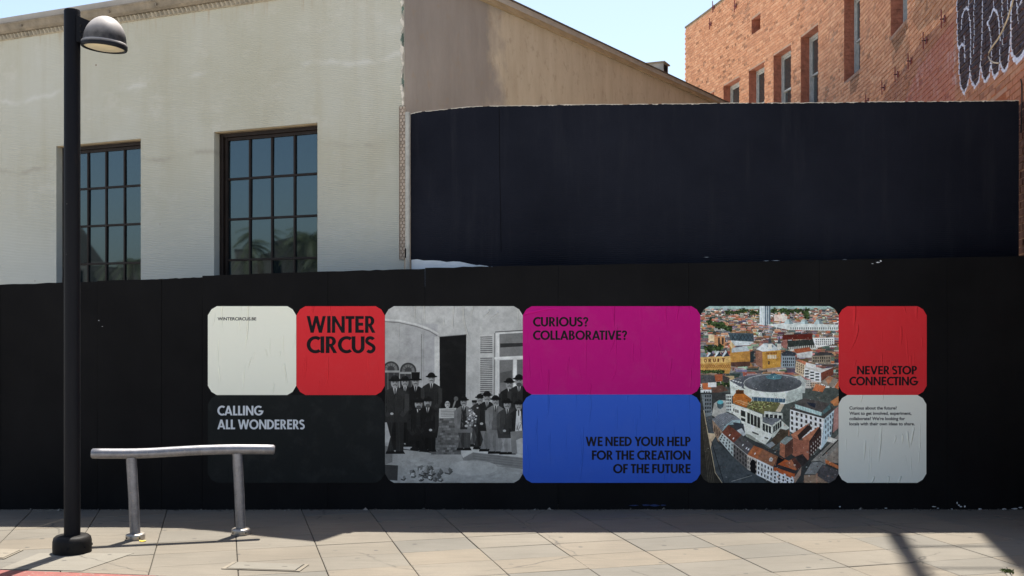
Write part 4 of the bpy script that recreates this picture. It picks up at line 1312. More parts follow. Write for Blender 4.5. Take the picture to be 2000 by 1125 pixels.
    for k in range(4): cv.poly(B([(666 + k * 40, 215 + k * 17), (698 + k * 40, 228 + k * 17), (698 + k * 40, 355 + k * 17), (666 + k * 40, 342 + k * 17)]), (60, 62, 58))
    for k in range(3): cv.poly(B([(848 + k * 36, 345 + k * 15), (876 + k * 36, 356 + k * 15), (876 + k * 36, 445 + k * 12), (848 + k * 36, 425 + k * 14)]), (58, 62, 58))
    for k in range(4): cv.poly(B([(974 + k * 26, 385 - k * 20), (994 + k * 26, 370 - k * 20), (994 + k * 26, 440 - k * 20), (974 + k * 26, 460 - k * 20)]), (58, 62, 60))
    cv.poly(B([(590, 185), (642, 205), (642, 272), (590, 255)]), (60, 62, 60)); cv.poly(B([(592, 275), (642, 293), (642, 328), (592, 310)]), (60, 62, 60))
    for k in range(3): cv.poly(B([(500 + k * 24, 168 + k * 9), (514 + k * 24, 173 + k * 9), (514 + k * 24, 205 + k * 9), (500 + k * 24, 200 + k * 9)]), (64, 64, 60))
    cv.poly(B([(724, 440), (800, 470), (800, 488), (724, 458)]), (84, 86, 78)); cv.poly(B([(870, 505), (916, 520), (916, 536), (870, 522)]), (84, 86, 78))
    for k in range(3): cv.rect(*B([(430 + k * 20, 30)])[0], *B([(440 + k * 20, 60)])[0], (70, 74, 74))
    cv.poly(B([(410, 0), (480, 0), (480, 230), (415, 200)]), (196, 202, 192))
    for r in range(5):
        for k in range(3): cv.rect(*B([(420 + k * 20, 20 + r * 38)])[0], *B([(432 + k * 20, 42 + r * 38)])[0], (64, 68, 68))
    # white office on the right
    cv.poly(B([(1175, 180), (1580, 290), (1540, 660), (1400, 560), (1170, 440)]), (226, 226, 218)); cv.poly(B([(1580, 290), (1700, 180), (1660, 500), (1540, 660)]), (176, 196, 202))
    cv.poly(B([(1175, 178), (1240, 110), (1640, 120), (1705, 180), (1580, 288)]), (86, 82, 78)); cv.poly(B([(1230, 115), (1340, 45), (1645, 110), (1550, 215)]), (96, 90, 86))
    cv.poly(B([(1230, 115), (1550, 215), (1545, 260), (1235, 165)]), (164, 196, 190)); cv.poly(B([(1550, 215), (1645, 115), (1660, 170), (1545, 260)]), (88, 116, 116))
    for k in range(10): cv.line(B([(1250 + k * 31, 122 + k * 9.6), (1250 + k * 31, 166 + k * 9.6)]), .6, (226, 232, 226))
    cv.poly(B([(1370, 95), (1480, 110), (1470, 160), (1400, 130)]), (52, 60, 76))
    for r in range(4):
        for k in range(7):
            x = 1186 + k * 56; yy = 198 + k * 15 + r * 62
            cv.poly(B([(x, yy), (x + 24, yy + 6), (x + 24, yy + 42), (x, yy + 36)]), (72, 66, 62))
        for k in range(4):
            x = 1592 + k * 28; yy = 305 - k * 26 + r * 66
            cv.poly(B([(x, yy), (x + 11, yy - 10), (x + 11, yy + 26), (x, yy + 36)]), (60, 72, 80))
    cv.poly(B([(1700, 180), (1750, 140), (1750, 400), (1680, 460)]), (176, 128, 118)); cv.poly(B([(1650, 90), (1750, 20), (1750, 130), (1700, 140)]), (206, 128, 76))
    # barrel roof, brick sheds
    cv.poly(B([(250, 290), (330, 240), (420, 215), (540, 270), (585, 300), (470, 330), (370, 440), (260, 320)]), (126, 130, 134)); cv.poly(B([(370, 440), (400, 370), (490, 310), (585, 300), (585, 350), (440, 365)]), (146, 170, 172))
    for k in range(9): cv.line(B([(262 + k * 13, 318 + k * 13), (350 + k * 22, 235 + k * 8)]), .4, (98, 102, 106))
    cv.poly(B([(250, 300), (370, 445), (370, 560), (320, 560), (265, 440)]), (160, 132, 108))
    for k in range(5): cv.rect(*B([(275 + k * 18, 370 + k * 22)])[0], *B([(284 + k * 18, 450 + k * 22)])[0], (70, 58, 52))
    cv.poly(B([(490, 330), (620, 350), (645, 490), (560, 470)]), (70, 74, 80)); cv.poly(B([(540, 430), (600, 400), (650, 480), (620, 500)]), (180, 184, 184))
    cv.poly(B([(1180, 480), (1400, 345), (1430, 400), (1275, 540), (1210, 510)]), (198, 122, 88)); cv.poly(B([(1260, 490), (1405, 345), (1430, 410), (1285, 545)]), (74, 58, 52))
    cv.poly(B([(1310, 530), (1510, 385), (1545, 430), (1400, 580)]), (196, 122, 88)); cv.poly(B([(1395, 570), (1530, 375), (1545, 440), (1410, 590)]), (70, 56, 50))
    cv.poly(B([(1200, 500), (1285, 545), (1400, 540), (1405, 720), (1390, 790), (1230, 740), (1200, 720)]), (168, 104, 80)); cv.poly(B([(1400, 580), (1545, 430), (1540, 600), (1395, 770)]), (86, 62, 56))
    for r in range(3):
        for k in range(5): cv.rect(*B([(1420 + k * 26, 610 - k * 28 + r * 48)])[0], *B([(1430 + k * 26, 632 - k * 28 + r * 48)])[0], (196, 186, 176))
    cv.poly(B([(1055, 570), (1115, 600), (1110, 760), (1050, 720)]), (178, 112, 82)); cv.poly(B([(1115, 600), (1210, 520), (1210, 700), (1110, 760)]), (110, 74, 60)); cv.poly(B([(1055, 570), (1120, 500), (1210, 520), (1115, 602)]), (140, 150, 144)); cv.rect(*B([(1152, 425)])[0], *B([(1168, 495)])[0], (170, 108, 80))
    cv.poly(B([(900, 620), (1060, 410), (1160, 430), (1150, 480), (960, 650)]), (92, 78, 62)); cv.poly(B([(880, 600), (960, 560), (1000, 600), (940, 640)]), (150, 156, 156))
    # curved terrace of houses along the street
    seg = [((365, 460), (500, 580), (320, 530), (500, 745), (130, 76, 58), (176, 186, 180)), ((500, 580), (665, 720), (500, 745), (665, 890), (96, 92, 92), (110, 104, 100)), ((665, 720), (785, 775), (665, 890), (780, 960), (184, 106, 62), (190, 176, 160)), ((785, 775), (975, 865), (780, 960), (965, 1050), (156, 104, 74), (226, 222, 212)), ((975, 905), (1220, 1010), (965, 1050), (1215, 1125), (206, 100, 48), (232, 228, 220))]
    bkp = [(440, 365), (600, 480), (745, 610), (850, 650), (1030, 740), (1260, 830)]
    for i, (a, b, c, d, rc, wc) in enumerate(seg):
        cv.poly(B([a, b, d, c]), wc)
        cv.poly(B([a, b, bkp[i + 1], bkp[i]]), rc)
        for _ in range(14):
            u, v = rng.random(2)
            px_ = a[0] + (b[0] - a[0]) * u + (bkp[i][0] - a[0]) * v; py_ = a[1] + (b[1] - a[1]) * u + (bkp[i][1] - a[1]) * v
            cv.ell(*B([(px_, py_)])[0], 2.6, 1.2, tuple(q * rng.uniform(.8, 1.15) for q in rc), .5, n=8)
        nn = 5
        for k in range(nn):
            for r in range(3):
                u = (k + .3) / nn; u2 = (k + .68) / nn
                def q(uu, vv): return (a[0] + (b[0] - a[0]) * uu + (c[0] - a[0]) * vv * (1 - uu) + (d[0] - b[0]) * vv * uu, a[1] + (b[1] - a[1]) * uu + ((c[1] - a[1]) * (1 - uu) + (d[1] - b[1]) * uu) * vv)
                v0 = .12 + r * .3
                cv.poly(B([q(u, v0), q(u2, v0), q(u2, v0 + .17), q(u, v0 + .17)]), (54, 54, 54))
        cv.line(B([a, b]), .8, (206, 200, 190))
    for (x, yy) in ((455, 485), (500, 525), (612, 602), (655, 640), (678, 655), (755, 705)): cv.poly(B([(x - 10, yy + 6), (x + 4, yy - 14), (x + 14, yy - 6), (x, yy + 14)]), (226, 228, 226))
    cv.poly(B([(705, 790), (735, 775), (765, 800), (765, 950), (705, 920)]), (34, 34, 36)); cv.poly(B([(925, 765), (950, 745), (975, 765), (960, 800), (925, 795)]), (196, 190, 182))
    cv.poly(B([(1030, 740), (1110, 780), (1000, 850)]), (44, 44, 46)); cv.poly(B([(980, 860), (1020, 830), (1260, 910), (1225, 945)]), (72, 66, 66))
    cv.poly(B([(1105, 820), (1215, 760), (1265, 900), (1180, 870)]), (186, 112, 76)); cv.poly(B([(1190, 770), (1230, 750), (1310, 850), (1260, 905)]), (104, 66, 54)); cv.poly(B([(1240, 740), (1320, 710), (1390, 790), (1320, 860)]), (68, 60, 58))
    cv.poly(B([(1215, 1000), (1310, 860), (1300, 960), (1230, 1060)]), (168, 136, 116))
    for k in range(3): cv.poly(B([(1010 + k * 90, 905 + k * 34), (1034 + k * 90, 914 + k * 34), (1034 + k * 90, 940 + k * 34), (1010 + k * 90, 930 + k * 34)]), (206, 214, 216))
    # right foreground roofs
    cv.poly(B([(1420, 800), (1640, 590), (1750, 470), (1750, 700), (1600, 830), (1530, 790)]), (142, 136, 126)); cv.poly(B([(1590, 770), (1750, 620), (1750, 820), (1600, 800)]), (148, 134, 120))
    cv.poly(B([(1590, 770), (1750, 850), (1750, 890), (1595, 820)]), (206, 116, 66)); cv.line(B([(1560, 730), (1745, 545)]), 1.8, (40, 40, 40)); cv.poly(B([(1610, 560), (1630, 500), (1735, 540), (1690, 580)]), (214, 206, 190))
    cv.poly(B([(1345, 950), (1430, 810), (1530, 800), (1600, 830), (1480, 950)]), (132, 132, 128)); cv.poly(B([(1480, 950), (1560, 830), (1750, 910), (1750, 1060), (1640, 1060)]), (96, 92, 92)); cv.poly(B([(1340, 960), (1480, 955), (1640, 1060), (1340, 1060)]), (156, 128, 104)); cv.rect(*B([(1480, 940)])[0], *B([(1502, 1060)])[0], (176, 134, 108))
    # chimneys, dormers, gutters, gaps between roofs: clutter too fine to name
    for _ in range(2600):
        x, y = rng.uniform(0, W), 12 + 333 * rng.random() ** 1.5
        if y > 240 and x < 120 and rng.random() < .9: continue
        s_ = (.35 + y / 300) * rng.uniform(.5, 1.5)
        q = [(238, 234, 222), (40, 42, 44), (206, 200, 188), (58, 54, 52), (178, 112, 84), (150, 152, 150)][rng.integers(6)]
        if 105 < y < 330 and rng.random() < .6: s_ *= .55
        cv.rect(x, y, x + s_ * rng.uniform(.6, 2.2), y + s_ * rng.uniform(.5, 1.6), q, rng.uniform(.35, .8))
    a = soften(cv.down(2), 1)
    h, w = a.shape[:2]
    a = a * (0.74 + 0.52 * vnoise(h, w, 26, 5, .8)[..., None]) + rng.normal(0, .02, (h, w, 3)).astype(np.float32)
    a = np.clip(a, 0, 1); a = a * .45 + (a * a * (3 - 2 * a)) * .55
    gy = a.mean(2, keepdims=True); a = gy + (a - gy) * .74
    # the print itself: slightly cool in the darks
    a = a * np.array([1.08, 1.08, 1.07], np.float32) - .015
    return a


# ---- wrinkles of the pasted paper, as a height field ---------------------------------
def wrinkles(w, h, res, strokes, n_rand):
    Hh, Ww = int(round(h * res)), int(round(w * res))
    out = (vnoise(Hh, Ww, 120, 3) - .5) * 0.5
    ys = np.arange(Hh)[:, None] / res; xs = np.arange(Ww)[None] / res
    st = list(strokes)
    for _ in range(n_rand):
        x = rng.uniform(0, w); y = rng.uniform(-.1 * h, h * .85); L = rng.uniform(.08, .45) * h
        st.append((x, y, x + rng.normal(0, 2.5), y + L, rng.uniform(.15, .6), rng.uniform(.5, 1.1)))
    for (xa, ya, xb, yb, amp, sig) in st:
        i0, i1 = max(0, int(min(ya, yb) * res)), min(Hh, int(max(ya, yb) * res) + 1)
        if i1 <= i0: continue
        t = (ys[i0:i1] - ya) / (yb - ya + 1e-6)
        bow = (xb - xa) * t * t + .9 * np.sin(t * 4 + xa)
        xc = xa + bow
        tp = np.clip(np.minimum(t * 6, (1 - t) * 2.2), 0, 1)
        if ya <= 0: tp = np.clip((1 - t) * 2.0, 0, 1)
        d = xs - xc
        out[i0:i1] += amp * tp * np.where(d < 0, np.exp(-(d / (sig * 1.8)) ** 2), np.exp(-(d / (sig * .7)) ** 2))
    return out


def poster_mat(name, a, hgt):
    m, nt, b = mat_new(name)
    uv = nt.nodes.new('ShaderNodeUVMap')
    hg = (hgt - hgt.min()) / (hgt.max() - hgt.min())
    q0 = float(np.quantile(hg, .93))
    t2 = nt.nodes.new('ShaderNodeTexImage'); t2.image = to_image(name + '_creases', np.repeat(hg[..., None], 3, 2), True); t2.extension = 'EXTEND'; t2.interpolation = 'Cubic'
    nt.links.new(uv.outputs['UV'], t2.inputs['Vector'])
    t = nt.nodes.new('ShaderNodeTexImage'); t.image = to_image(name + '_print', a); t.extension = 'EXTEND'; t.interpolation = 'Cubic'
    nt.links.new(uv.outputs['UV'], t.inputs['Vector'])
    wear = noise(nt, coords(nt), 5, 6, .7)
    c = mix(nt, ramp(nt, wear, [(.5, 0.0), (.8, .03)]), t.outputs['Color'], (.42, .42, .40))
    # paler along each crease: the paper's sheen put into the print colour
    crease_sheen = ramp(nt, t2.outputs['Color'], [(q0, 0.0), (min(.99, q0 + .38), .34)])
    c = mix(nt, crease_sheen, c, mix(nt, 1.0, c, (1.5, 1.48, 1.38), 'MULTIPLY'))
    nt.links.new(c, b.inputs['Base Color'])
    b.inputs['Roughness'].default_value = .7; b.inputs['Specular IOR Level'].default_value = .12
    n1 = bump(nt, None, t2.outputs['Color'], 1.0, .0045 * float(hgt.max() - hgt.min()) * 1.9)
    bump(nt, b, noise(nt, coords(nt), 3.5, 4, .6), .25, .012, n1)
    return m


def make_poster(x0, y0, x1, y1, mat, label):
    """pasted sheet with cut corners; pixels of the photograph on the hoarding plane"""
    w, h = x1 - x0, y1 - y0
    cxs = [(0, 18), (7, 6.2), (17.5, 0)]
    loc = []
    for (fx, fy) in ((0, 0), (1, 0), (1, 1), (0, 1)):
        q = [((a if fx == 0 else w - a), (b if fy == 0 else h - b)) for a, b in cxs]
        if (fx, fy) in ((1, 0), (0, 1)): q = q[::-1]
        loc += q
    Yp = YH - .0065
    pts = [P(x0 + a, y0 + b, Yp) for a, b in loc]
    me = bpy.data.meshes.new('poster')
    n = len(pts)
    vs_ = [tuple(p) for p in pts] + [(p.x, p.y + .0018, p.z) for p in pts]
    fs = [tuple(range(n))[::-1]] + [(i, (i + 1) % n, n + (i + 1) % n, n + i) for i in range(n)] + [tuple(n + i for i in range(n))]
    me.from_pydata(vs_, [], fs)
    uvl = me.uv_layers.new(name='UVMap')
    for p in me.polygons:
        for li in p.loop_indices:
            a, b = loc[me.loops[li].vertex_index % n]
            uvl.data[li].uv = (a / w, 1 - b / h)
    me.materials.append(mat)
    me.update()
    o = bpy.data.objects.new('poster', me); COL.objects.link(o)
    # origin at the middle of the sheet
    c = (P(x0, y0, Yp) + P(x1, y1, Yp)) / 2
    me.transform(Matrix.Translation(-c)); o.location = c
    return tag(o, label, 'poster')


def text_poster(w, h, col, lines, small=(), ss=8, ink=INK):
    cv = Canvas(w, h, ss, col)
    for (t, xa, xb, yt, yb) in lines: draw_text(cv, t, xa, xb, yt, yb, ink)
    for (t, xa, xb, yb, cap, bold) in small: draw_font(cv, t, xa, xb, yb, cap, ink, bold)
    a = cv.down(2)
    return a


WHITE = (232, 231, 213); RED = (212, 46, 52); MAG = (182, 14, 116); BLU = (50, 90, 188); COAL = (24, 27, 27)
# 1 pale sheet with the web address
a = text_poster(172.5, 173.5, WHITE, [], [('WINTERCIRCUS.BE', 19, 94.5, 27.6, 6.1, .02)])
st = [(80, 0, 70, 88, 1.2, 1.3), (28, 0, 29, 52, .7, 1.0), (150, 110, 155, 152, .9, 1.0), (20, 60, 21, 124, .5, .9), (84, 98, 76, 126, .6, .9), (142, 88, 140, 100, .5, .8), (13, 10, 8, 46, .4, .8), (170, 50, 165, 90, .4, .8), (130, 150, 124, 173, .5, .8)]
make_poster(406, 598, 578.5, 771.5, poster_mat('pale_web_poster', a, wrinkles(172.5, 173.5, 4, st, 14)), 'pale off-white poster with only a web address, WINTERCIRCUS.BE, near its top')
# 2 red title sheet
a = text_poster(172.5, 173.5, RED, [('WINTER', 20, 154, 19.2, 52), ('CIRCUS', 20, 154, 58.9, 91.6)])
st = [(33, 0, 31, 20, .8, 1.0), (67, 0, 66, 22, .5, 1.0), (62, 97, 57, 165, 1.0, 1.2), (19, 95, 16, 140, .7, 1.0), (138, 130, 139, 173, .5, .9), (94, 0, 95, 40, .4, .8)]
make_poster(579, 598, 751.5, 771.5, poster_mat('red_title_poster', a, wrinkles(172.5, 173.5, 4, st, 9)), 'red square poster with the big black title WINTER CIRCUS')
# 3 charcoal sheet
a = text_poster(345.5, 171.5, COAL, [('CALLING', 18.5, 105.6, 21.0, 39.9), ('ALL WONDERERS', 18.5, 189, 48, 66.9)], ink=(198, 202, 206))
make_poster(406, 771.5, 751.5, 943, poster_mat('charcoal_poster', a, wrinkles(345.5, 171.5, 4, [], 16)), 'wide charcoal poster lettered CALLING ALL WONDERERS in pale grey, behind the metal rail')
# 4 photograph of the group
a = paint_group_photo()
st = [(58, 0, 62, 30, .8, 1.0), (76, 0, 80, 36, 1.0, 1.1), (134, 0, 133, 46, 1.2, 1.1), (172, 0, 168, 20, .8, 1), (153, 0, 176, 82, 1.2, 1.2), (205, 5, 188, 22, 1.0, 1.2), (220, 10, 206, 22, .8, 1.1), (115, 20, 118, 40, .6, .9), (260, 0, 262, 50, .6, .9)]
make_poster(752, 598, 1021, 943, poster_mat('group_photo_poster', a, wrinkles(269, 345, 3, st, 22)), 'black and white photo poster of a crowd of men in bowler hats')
# 5 magenta
a = text_poster(347, 172.5, MAG, [('CURIOUS?', 20, 127.7, 21.3, 39.6), ('COLLABORATIVE?', 20, 203.3, 47.5, 65.8)])
st = [(178, 0, 180, 48, 1.4, 1.3), (184, 35, 168, 94, .8, 1.1), (124, 40, 122, 142, .6, 1.0), (50, 122, 48, 173, 1.2, 1.1), (12, 95, 14, 160, .8, 1.0), (304, 0, 300, 30, .9, 1.1), (330, 115, 326, 165, .8, 1), (280, 0, 281, 40, .5, .9), (290, 100, 287, 140, .6, .9), (215, 70, 216, 110, .5, .9), (132, 150, 131, 173, .8, 1), (182, 110, 172, 150, .5, .9)]
hf = wrinkles(347, 172.5, 4, st, 18)
yy_, xx_ = np.mgrid[0:hf.shape[0], 0:hf.shape[1]] / 4.0      # the lifted fold along its top left corner
for (f, am) in ((lambda x: 12 + 6 * np.sin(x / 24.0 + 2.2) - x * .02, .9), (lambda x: 9 + 3 * np.sin(x / 13.0), .5)):
    dd = yy_ - f(xx_); hf += am * np.clip(1 - xx_ / 95, 0, 1) * np.where(dd < 0, np.exp(-(dd / 3.5) ** 2), np.exp(-(dd / 1.1) ** 2))
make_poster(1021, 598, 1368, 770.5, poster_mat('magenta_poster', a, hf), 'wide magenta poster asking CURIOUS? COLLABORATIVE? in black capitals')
# 6 blue
a = text_poster(347, 172.5, BLU, [('WE NEED YOUR HELP', 123, 327.8, 82.5, 100.8), ('FOR THE CREATION', 135, 327.8, 109.4, 127.5), ('OF THE FUTURE', 176.5, 327.8, 135.8, 153.8)])
st = [(50, 0, 48, 46, 1.1, 1.1), (132, 0, 130, 60, .8, 1.0), (118, 60, 110, 173, 1.2, 1.2), (53, 70, 54, 140, .8, 1.0), (28, 40, 29, 130, .5, .9), (184, 22, 185, 70, .6, .9), (230, 20, 228, 60, .5, .9), (262, 10, 263, 60, .5, .9), (295, 60, 290, 110, .6, .9), (325, 0, 322, 40, .6, .9), (10, 90, 10, 140, .5, .9)]
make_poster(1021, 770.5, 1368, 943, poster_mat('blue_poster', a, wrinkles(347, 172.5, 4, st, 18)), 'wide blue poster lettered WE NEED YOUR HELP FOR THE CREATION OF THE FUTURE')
# 7 aerial photograph
a = paint_aerial_photo()
make_poster(1368, 598, 1638, 943, poster_mat('aerial_photo_poster', a, wrinkles(270, 345, 3, [], 14)), 'colour photo poster of a town from above with a round grey roof')
# 8 red
a = text_poster(172.5, 173.5, RED, [('NEVER STOP', 36, 153.4, 116.7, 133.2), ('CONNECTING', 20.8, 153.4, 137.9, 154.6)])
st = [(32, 0, 31, 40, 1.5, 1.5), (38, 33, 21, 90, 1.2, 1.2), (154, 0, 152, 26, 1.0, 1.1), (124, 38, 120, 78, 1.0, 1.1), (142, 96, 141, 120, .6, 1.0), (88, 150, 87, 173, .7, 1.0), (102, 108, 101, 130, .6, .9), (34, 105, 30, 120, .5, .9), (163, 60, 164, 80, .5, .9), (130, 0, 131, 15, .5, .8)]
make_poster(1638, 598, 1810, 771.5, poster_mat('red_slogan_poster', a, wrinkles(172.5, 173.5, 4, st, 9)), 'red poster at the right end lettered NEVER STOP CONNECTING at its foot')
# 9 pale with four lines
a = text_poster(171.5, 171.5, (224, 224, 211), [], [('Curious about the future?', 21.3, 113.7, 28.2, 6.1, .02), ('Want to get involved, experiment,', 21.3, 142.5, 38.6, 6.1, .02), ("collaborate? We're looking for", 21.3, 129.7, 48.9, 6.1, .02), ('locals with their own ideas to share.', 21.3, 148.8, 59.1, 6.1, .02)])
st = [(82, 64, 79, 132, 1.4, 1.2), (52, 88, 51, 130, .9, 1.0), (136, 70, 138, 106, 1.2, 1.1), (147, 62, 140, 102, 1.3, 1.1), (125, 75, 124, 96, .8, .9), (112, 78, 107, 96, .6, .9), (69, 158, 63, 173, 1.2, 1.1), (99, 158, 95, 173, 1.2, 1.1), (122, 158, 118, 173, 1.2, 1.1), (45, 0, 45, 16, .8, .9), (87, 0, 86, 10, .8, .9), (160, 92, 161, 110, .6, .9), (16, 85, 15, 110, .5, .9)]
make_poster(1637.7, 771.5, 1809.2, 943, poster_mat('pale_text_poster', a, wrinkles(171.5, 171.5, 4, st, 10)), 'pale grey poster with four short lines of small black text')

# ------------------------------------------------------------------ brick building, a long wall bending away from the street
KX = [1000, 1340, 1560, 1630, 1710, 1800, 1880, 2000, 2300]
KR = [.00126, .00126, .00126, .0017, .0020, .00214, .0020, .0019, .0019]
_px = np.arange(1300, 2120, 1.0)
_r = np.interp(_px, KX, KR)
_c = np.concatenate([[0], np.cumsum((_r[1:] + _r[:-1]) / 2)])
_lnY = math.log(10.72) + np.interp(1993, _px, _c) - _c
WYp = np.exp(_lnY)                           # depth of the wall at each pixel column
WXp = (_px - 1000) * WYp / F
# arc length from the near end to the far end
_s = np.concatenate([[0], np.cumsum(np.hypot(np.diff(WXp[::-1]), np.diff(WYp[::-1])))])
SX, SY_ = WXp[::-1], WYp[::-1]


def s_of(px): return float(np.interp(-px, -_px[::-1], _s))
def wy_of(px): return float(np.interp(px, _px, WYp))
def wxy(s): return float(np.interp(s, _s, SX)), float(np.interp(s, _s, SY_))


def wframe(s):
    x, y = wxy(s); xa, ya = wxy(max(0, s - .6)); xb, yb = wxy(min(_s[-1], s + .6))
    t = Vector((xb - xa, yb - ya, 0)).normalized()
    return Vector((x, y, 0)), t, Vector((-t.y, t.x, 0))      # point, along, outward (to the yard)


def wp_(s, z, d=0.0):                          # d outwards
    p, t, n = wframe(s)
    return p + n * d + UP * z


BTOP = 10.55
S_END = s_of(1338.5)
S_STEP = s_of(1690)
def btop(s): return BTOP if s > S_STEP else 15.8


# paint on the wall: graffiti, red paint, stains, pale drips -- one flat print over the bricks, in (depth, height)
MY0, MY1, MZ0, MZ1 = 8.6, 32.2, 2.0, 11.0
pc_ = Canvas(MY1 - MY0, MZ1 - MZ0, 110, (0, 0, 0, 0), 4)


def W2(px, py):
    Y = wy_of(px); return (Y - MY0, MZ1 - (EYE + (HZ - py) * Y / F))


def Q(pts, dens=1):                           # crop pixels of the far right detail
    out = []
    for i, (x, y) in enumerate(pts):
        out.append(W2(x / 5.356 + 1660, y / 5.356))
    return out


pc_.poly([W2(*p) for p in [(1715, 215), (1738, 168), (1770, 128), (1800, 78), (1830, 52), (1862, 20), (1900, -30), (2060, -60), (2060, 260), (1715, 260)]], (214, 118, 108, 255), .5)
pc_.poly([W2(*p) for p in [(1760, 215), (1790, 140), (1830, 80), (1862, 40), (1866, 215)]], (220, 128, 124, 255), .35)
pc_.poly(Q([(430, 320), (600, 130), (600, 300), (560, 420), (480, 560), (430, 420)]), (104, 84, 64, 255), .5)
pc_.poly(Q([(0, 760), (100, 670), (100, 800), (60, 960), (0, 990)]), (112, 90, 66, 255), .45)
pc_.poly(Q([(420, 440), (600, 360), (640, 560), (480, 760), (440, 640)]), (112, 92, 70, 255), .22)
pc_.poly(Q([(700, -60), (1110, -60), (1110, 60), (900, 200), (720, 330), (650, 200)]), (128, 104, 84, 255), .3)
for k in range(34):
    x = rng.uniform(440, 1110); y = rng.uniform(480, 1000); h = rng.uniform(60, 240)
    pc_.poly(Q([(x, y), (x + rng.uniform(12, 30), y - 20), (x + 20, y + h), (x + 4, y + h)]), (202, 168, 158, 255), rng.uniform(.2, .55))
for k in range(10):
    x = 1085 + rng.normal(0, 12); y = rng.uniform(330, 850)
    pc_.poly(Q([(x, y), (x + 18, y - 12), (x + 16, y + 70), (x + 2, y + 70)]), (206, 190, 190, 255), .5)
pc_.poly([W2(*p) for p in [(1988, 206), (2000, 196), (2110, 190), (2110, 540), (1988, 540)]], (52, 20, 20, 255), .9)
fing = [(1118, -120), (1122, 300), (1125, 480), (1140, 510), (1142, 700), (1155, 900), (1195, 985), (1235, 880), (1255, 760), (1275, 860), (1305, 915), (1345, 850), (1365, 690), (1385, 800), (1415, 862), (1455, 790), (1475, 660), (1490, 770), (1515, 818), (1555, 760), (1565, 650), (1585, 710), (1615, 752), (1650, 690), (1675, 480), (1690, -120)]
fing2 = [(1690, -120), (1690, 540), (1715, 610), (1745, 640), (1800, 590), (1860, 480), (1960, 380), (1960, -120)]
pc_.poly(Q(fing), (34, 34, 46, 255), .93); pc_.poly(Q(fing2), (36, 36, 48, 255), .93)
for k in range(420):
    x, y = rng.uniform(1130, 1880), rng.uniform(-60, 800); a, b = rng.uniform(6, 22), rng.uniform(5, 14)
    yl = 940 - (x - 1190) * .55
    if y > yl: continue
    c = [(92, 106, 132, 255), (74, 84, 104, 255), (140, 76, 64, 255), (24, 24, 32, 255)][rng.integers(4)]
    pc_.poly(Q([(x - a, y + a * .4), (x + a, y - a * .8), (x + a, y - a * .8 + b), (x - a, y + a * .4 + b)]), c, rng.uniform(.3, .65))
white = (216, 222, 238, 255)
for wl, w_ in ((fing, .034), (fing2[1:], .05), ([(1165, 300), (1172, 180), (1190, 110), (1215, 80), (1240, 110), (1256, 220), (1264, 400), (1262, 600), (1256, 770)], .03), ([(1236, 70), (1242, -100)], .03), ([(1300, -100), (1300, 200), (1298, 560)], .02), ([(1386, -100), (1384, 250), (1380, 450), (1366, 700)], .028), ([(1470, 180), (1440, 240), (1462, 300), (1476, 420), (1482, 560), (1476, 670)], .028), ([(1506, -100), (1500, 90), (1470, 185)], .026), ([(1500, 90), (1538, 130), (1560, 250), (1568, 420), (1568, 650)], .028), ([(1590, -60), (1594, 200), (1602, 480)], .02), ([(1195, 380), (1198, 640)], .022), ([(1128, 490), (1145, 500), (1165, 460), (1185, 470), (1197, 510)], .03), ([(1735, -60), (1752, 95), (1790, 20), (1810, -30)], .02), ([(1752, 95), (1762, 240)], .018), ([(1690, 540), (1684, 300), (1692, -60)], .024), ([(1640, -60), (1660, 200)], .015)):
    pc_.line(Q(wl), w_ * 1.3, white, .92)
pc_.poly(Q([(1480, 1000), (1640, 880), (1700, 850), (1690, 800), (1820, 700), (1990, 600), (1990, 1060), (1480, 1060)]), (196, 120, 84, 255), .5)
img_paint = to_image('wall_paint', pc_.a)

M_brick, nt, b_ = mat_new('weathered_brick')
att = nt.nodes.new('ShaderNodeAttribute'); att.attribute_name = 'tone'
base = ramp(nt, att.outputs['Fac'], [(0.0, (0.25, 0.105, 0.05)), (0.10, (0.34, 0.15, 0.075)), (0.16, (0.50, 0.215, 0.11)), (0.55, (0.67, 0.31, 0.165)), (1.0, (0.78, 0.43, 0.25))])
g_ = nt.nodes.new('ShaderNodeNewGeometry')
spx = nt.nodes.new('ShaderNodeSeparateXYZ'); nt.links.new(g_.outputs['Position'], spx.inputs[0])
mot = noise(nt, coords(nt), 13, 6, .72)
base = mix(nt, ramp(nt, mot, [(.35, 0.0), (.7, .55)]), base, (.74, .43, .26))
lar = noise(nt, coords(nt, (.6, .6, .6)), .8, 5, .6)
base = mix(nt, ramp(nt, lar, [(.5, 0.0), (.72, .4)]), base, (.50, .26, .165))
def map01(sock, a, bb):
    m = nt.nodes.new('ShaderNodeMapRange'); m.clamp = True
    m.inputs['From Min'].default_value = a; m.inputs['From Max'].default_value = bb
    nt.links.new(sock, m.inputs['Value']); return m.outputs[0]
cb = nt.nodes.new('ShaderNodeCombineXYZ')
nt.links.new(map01(spx.outputs['Y'], MY0, MY1), cb.inputs[0]); nt.links.new(map01(spx.outputs['Z'], MZ0, MZ1), cb.inputs[1])
ti = nt.nodes.new('ShaderNodeTexImage'); ti.image = img_paint; ti.extension = 'CLIP'
nt.links.new(cb.outputs[0], ti.inputs['Vector'])
worn = ramp(nt, noise(nt, coords(nt), 22, 5, .75), [(.62, 1.0), (.75, .45)])
base = mix(nt, math_n(nt, 'MULTIPLY', ti.outputs['Alpha'], worn), base, ti.outputs['Color'])
nt.links.new(base, b_.inputs['Base Color'])
b_.inputs['Roughness'].default_value = .88; b_.inputs['Specular IOR Level'].default_value = .25
bump(nt, b_, noise(nt, coords(nt), 38, 5, .75), .5, .006)


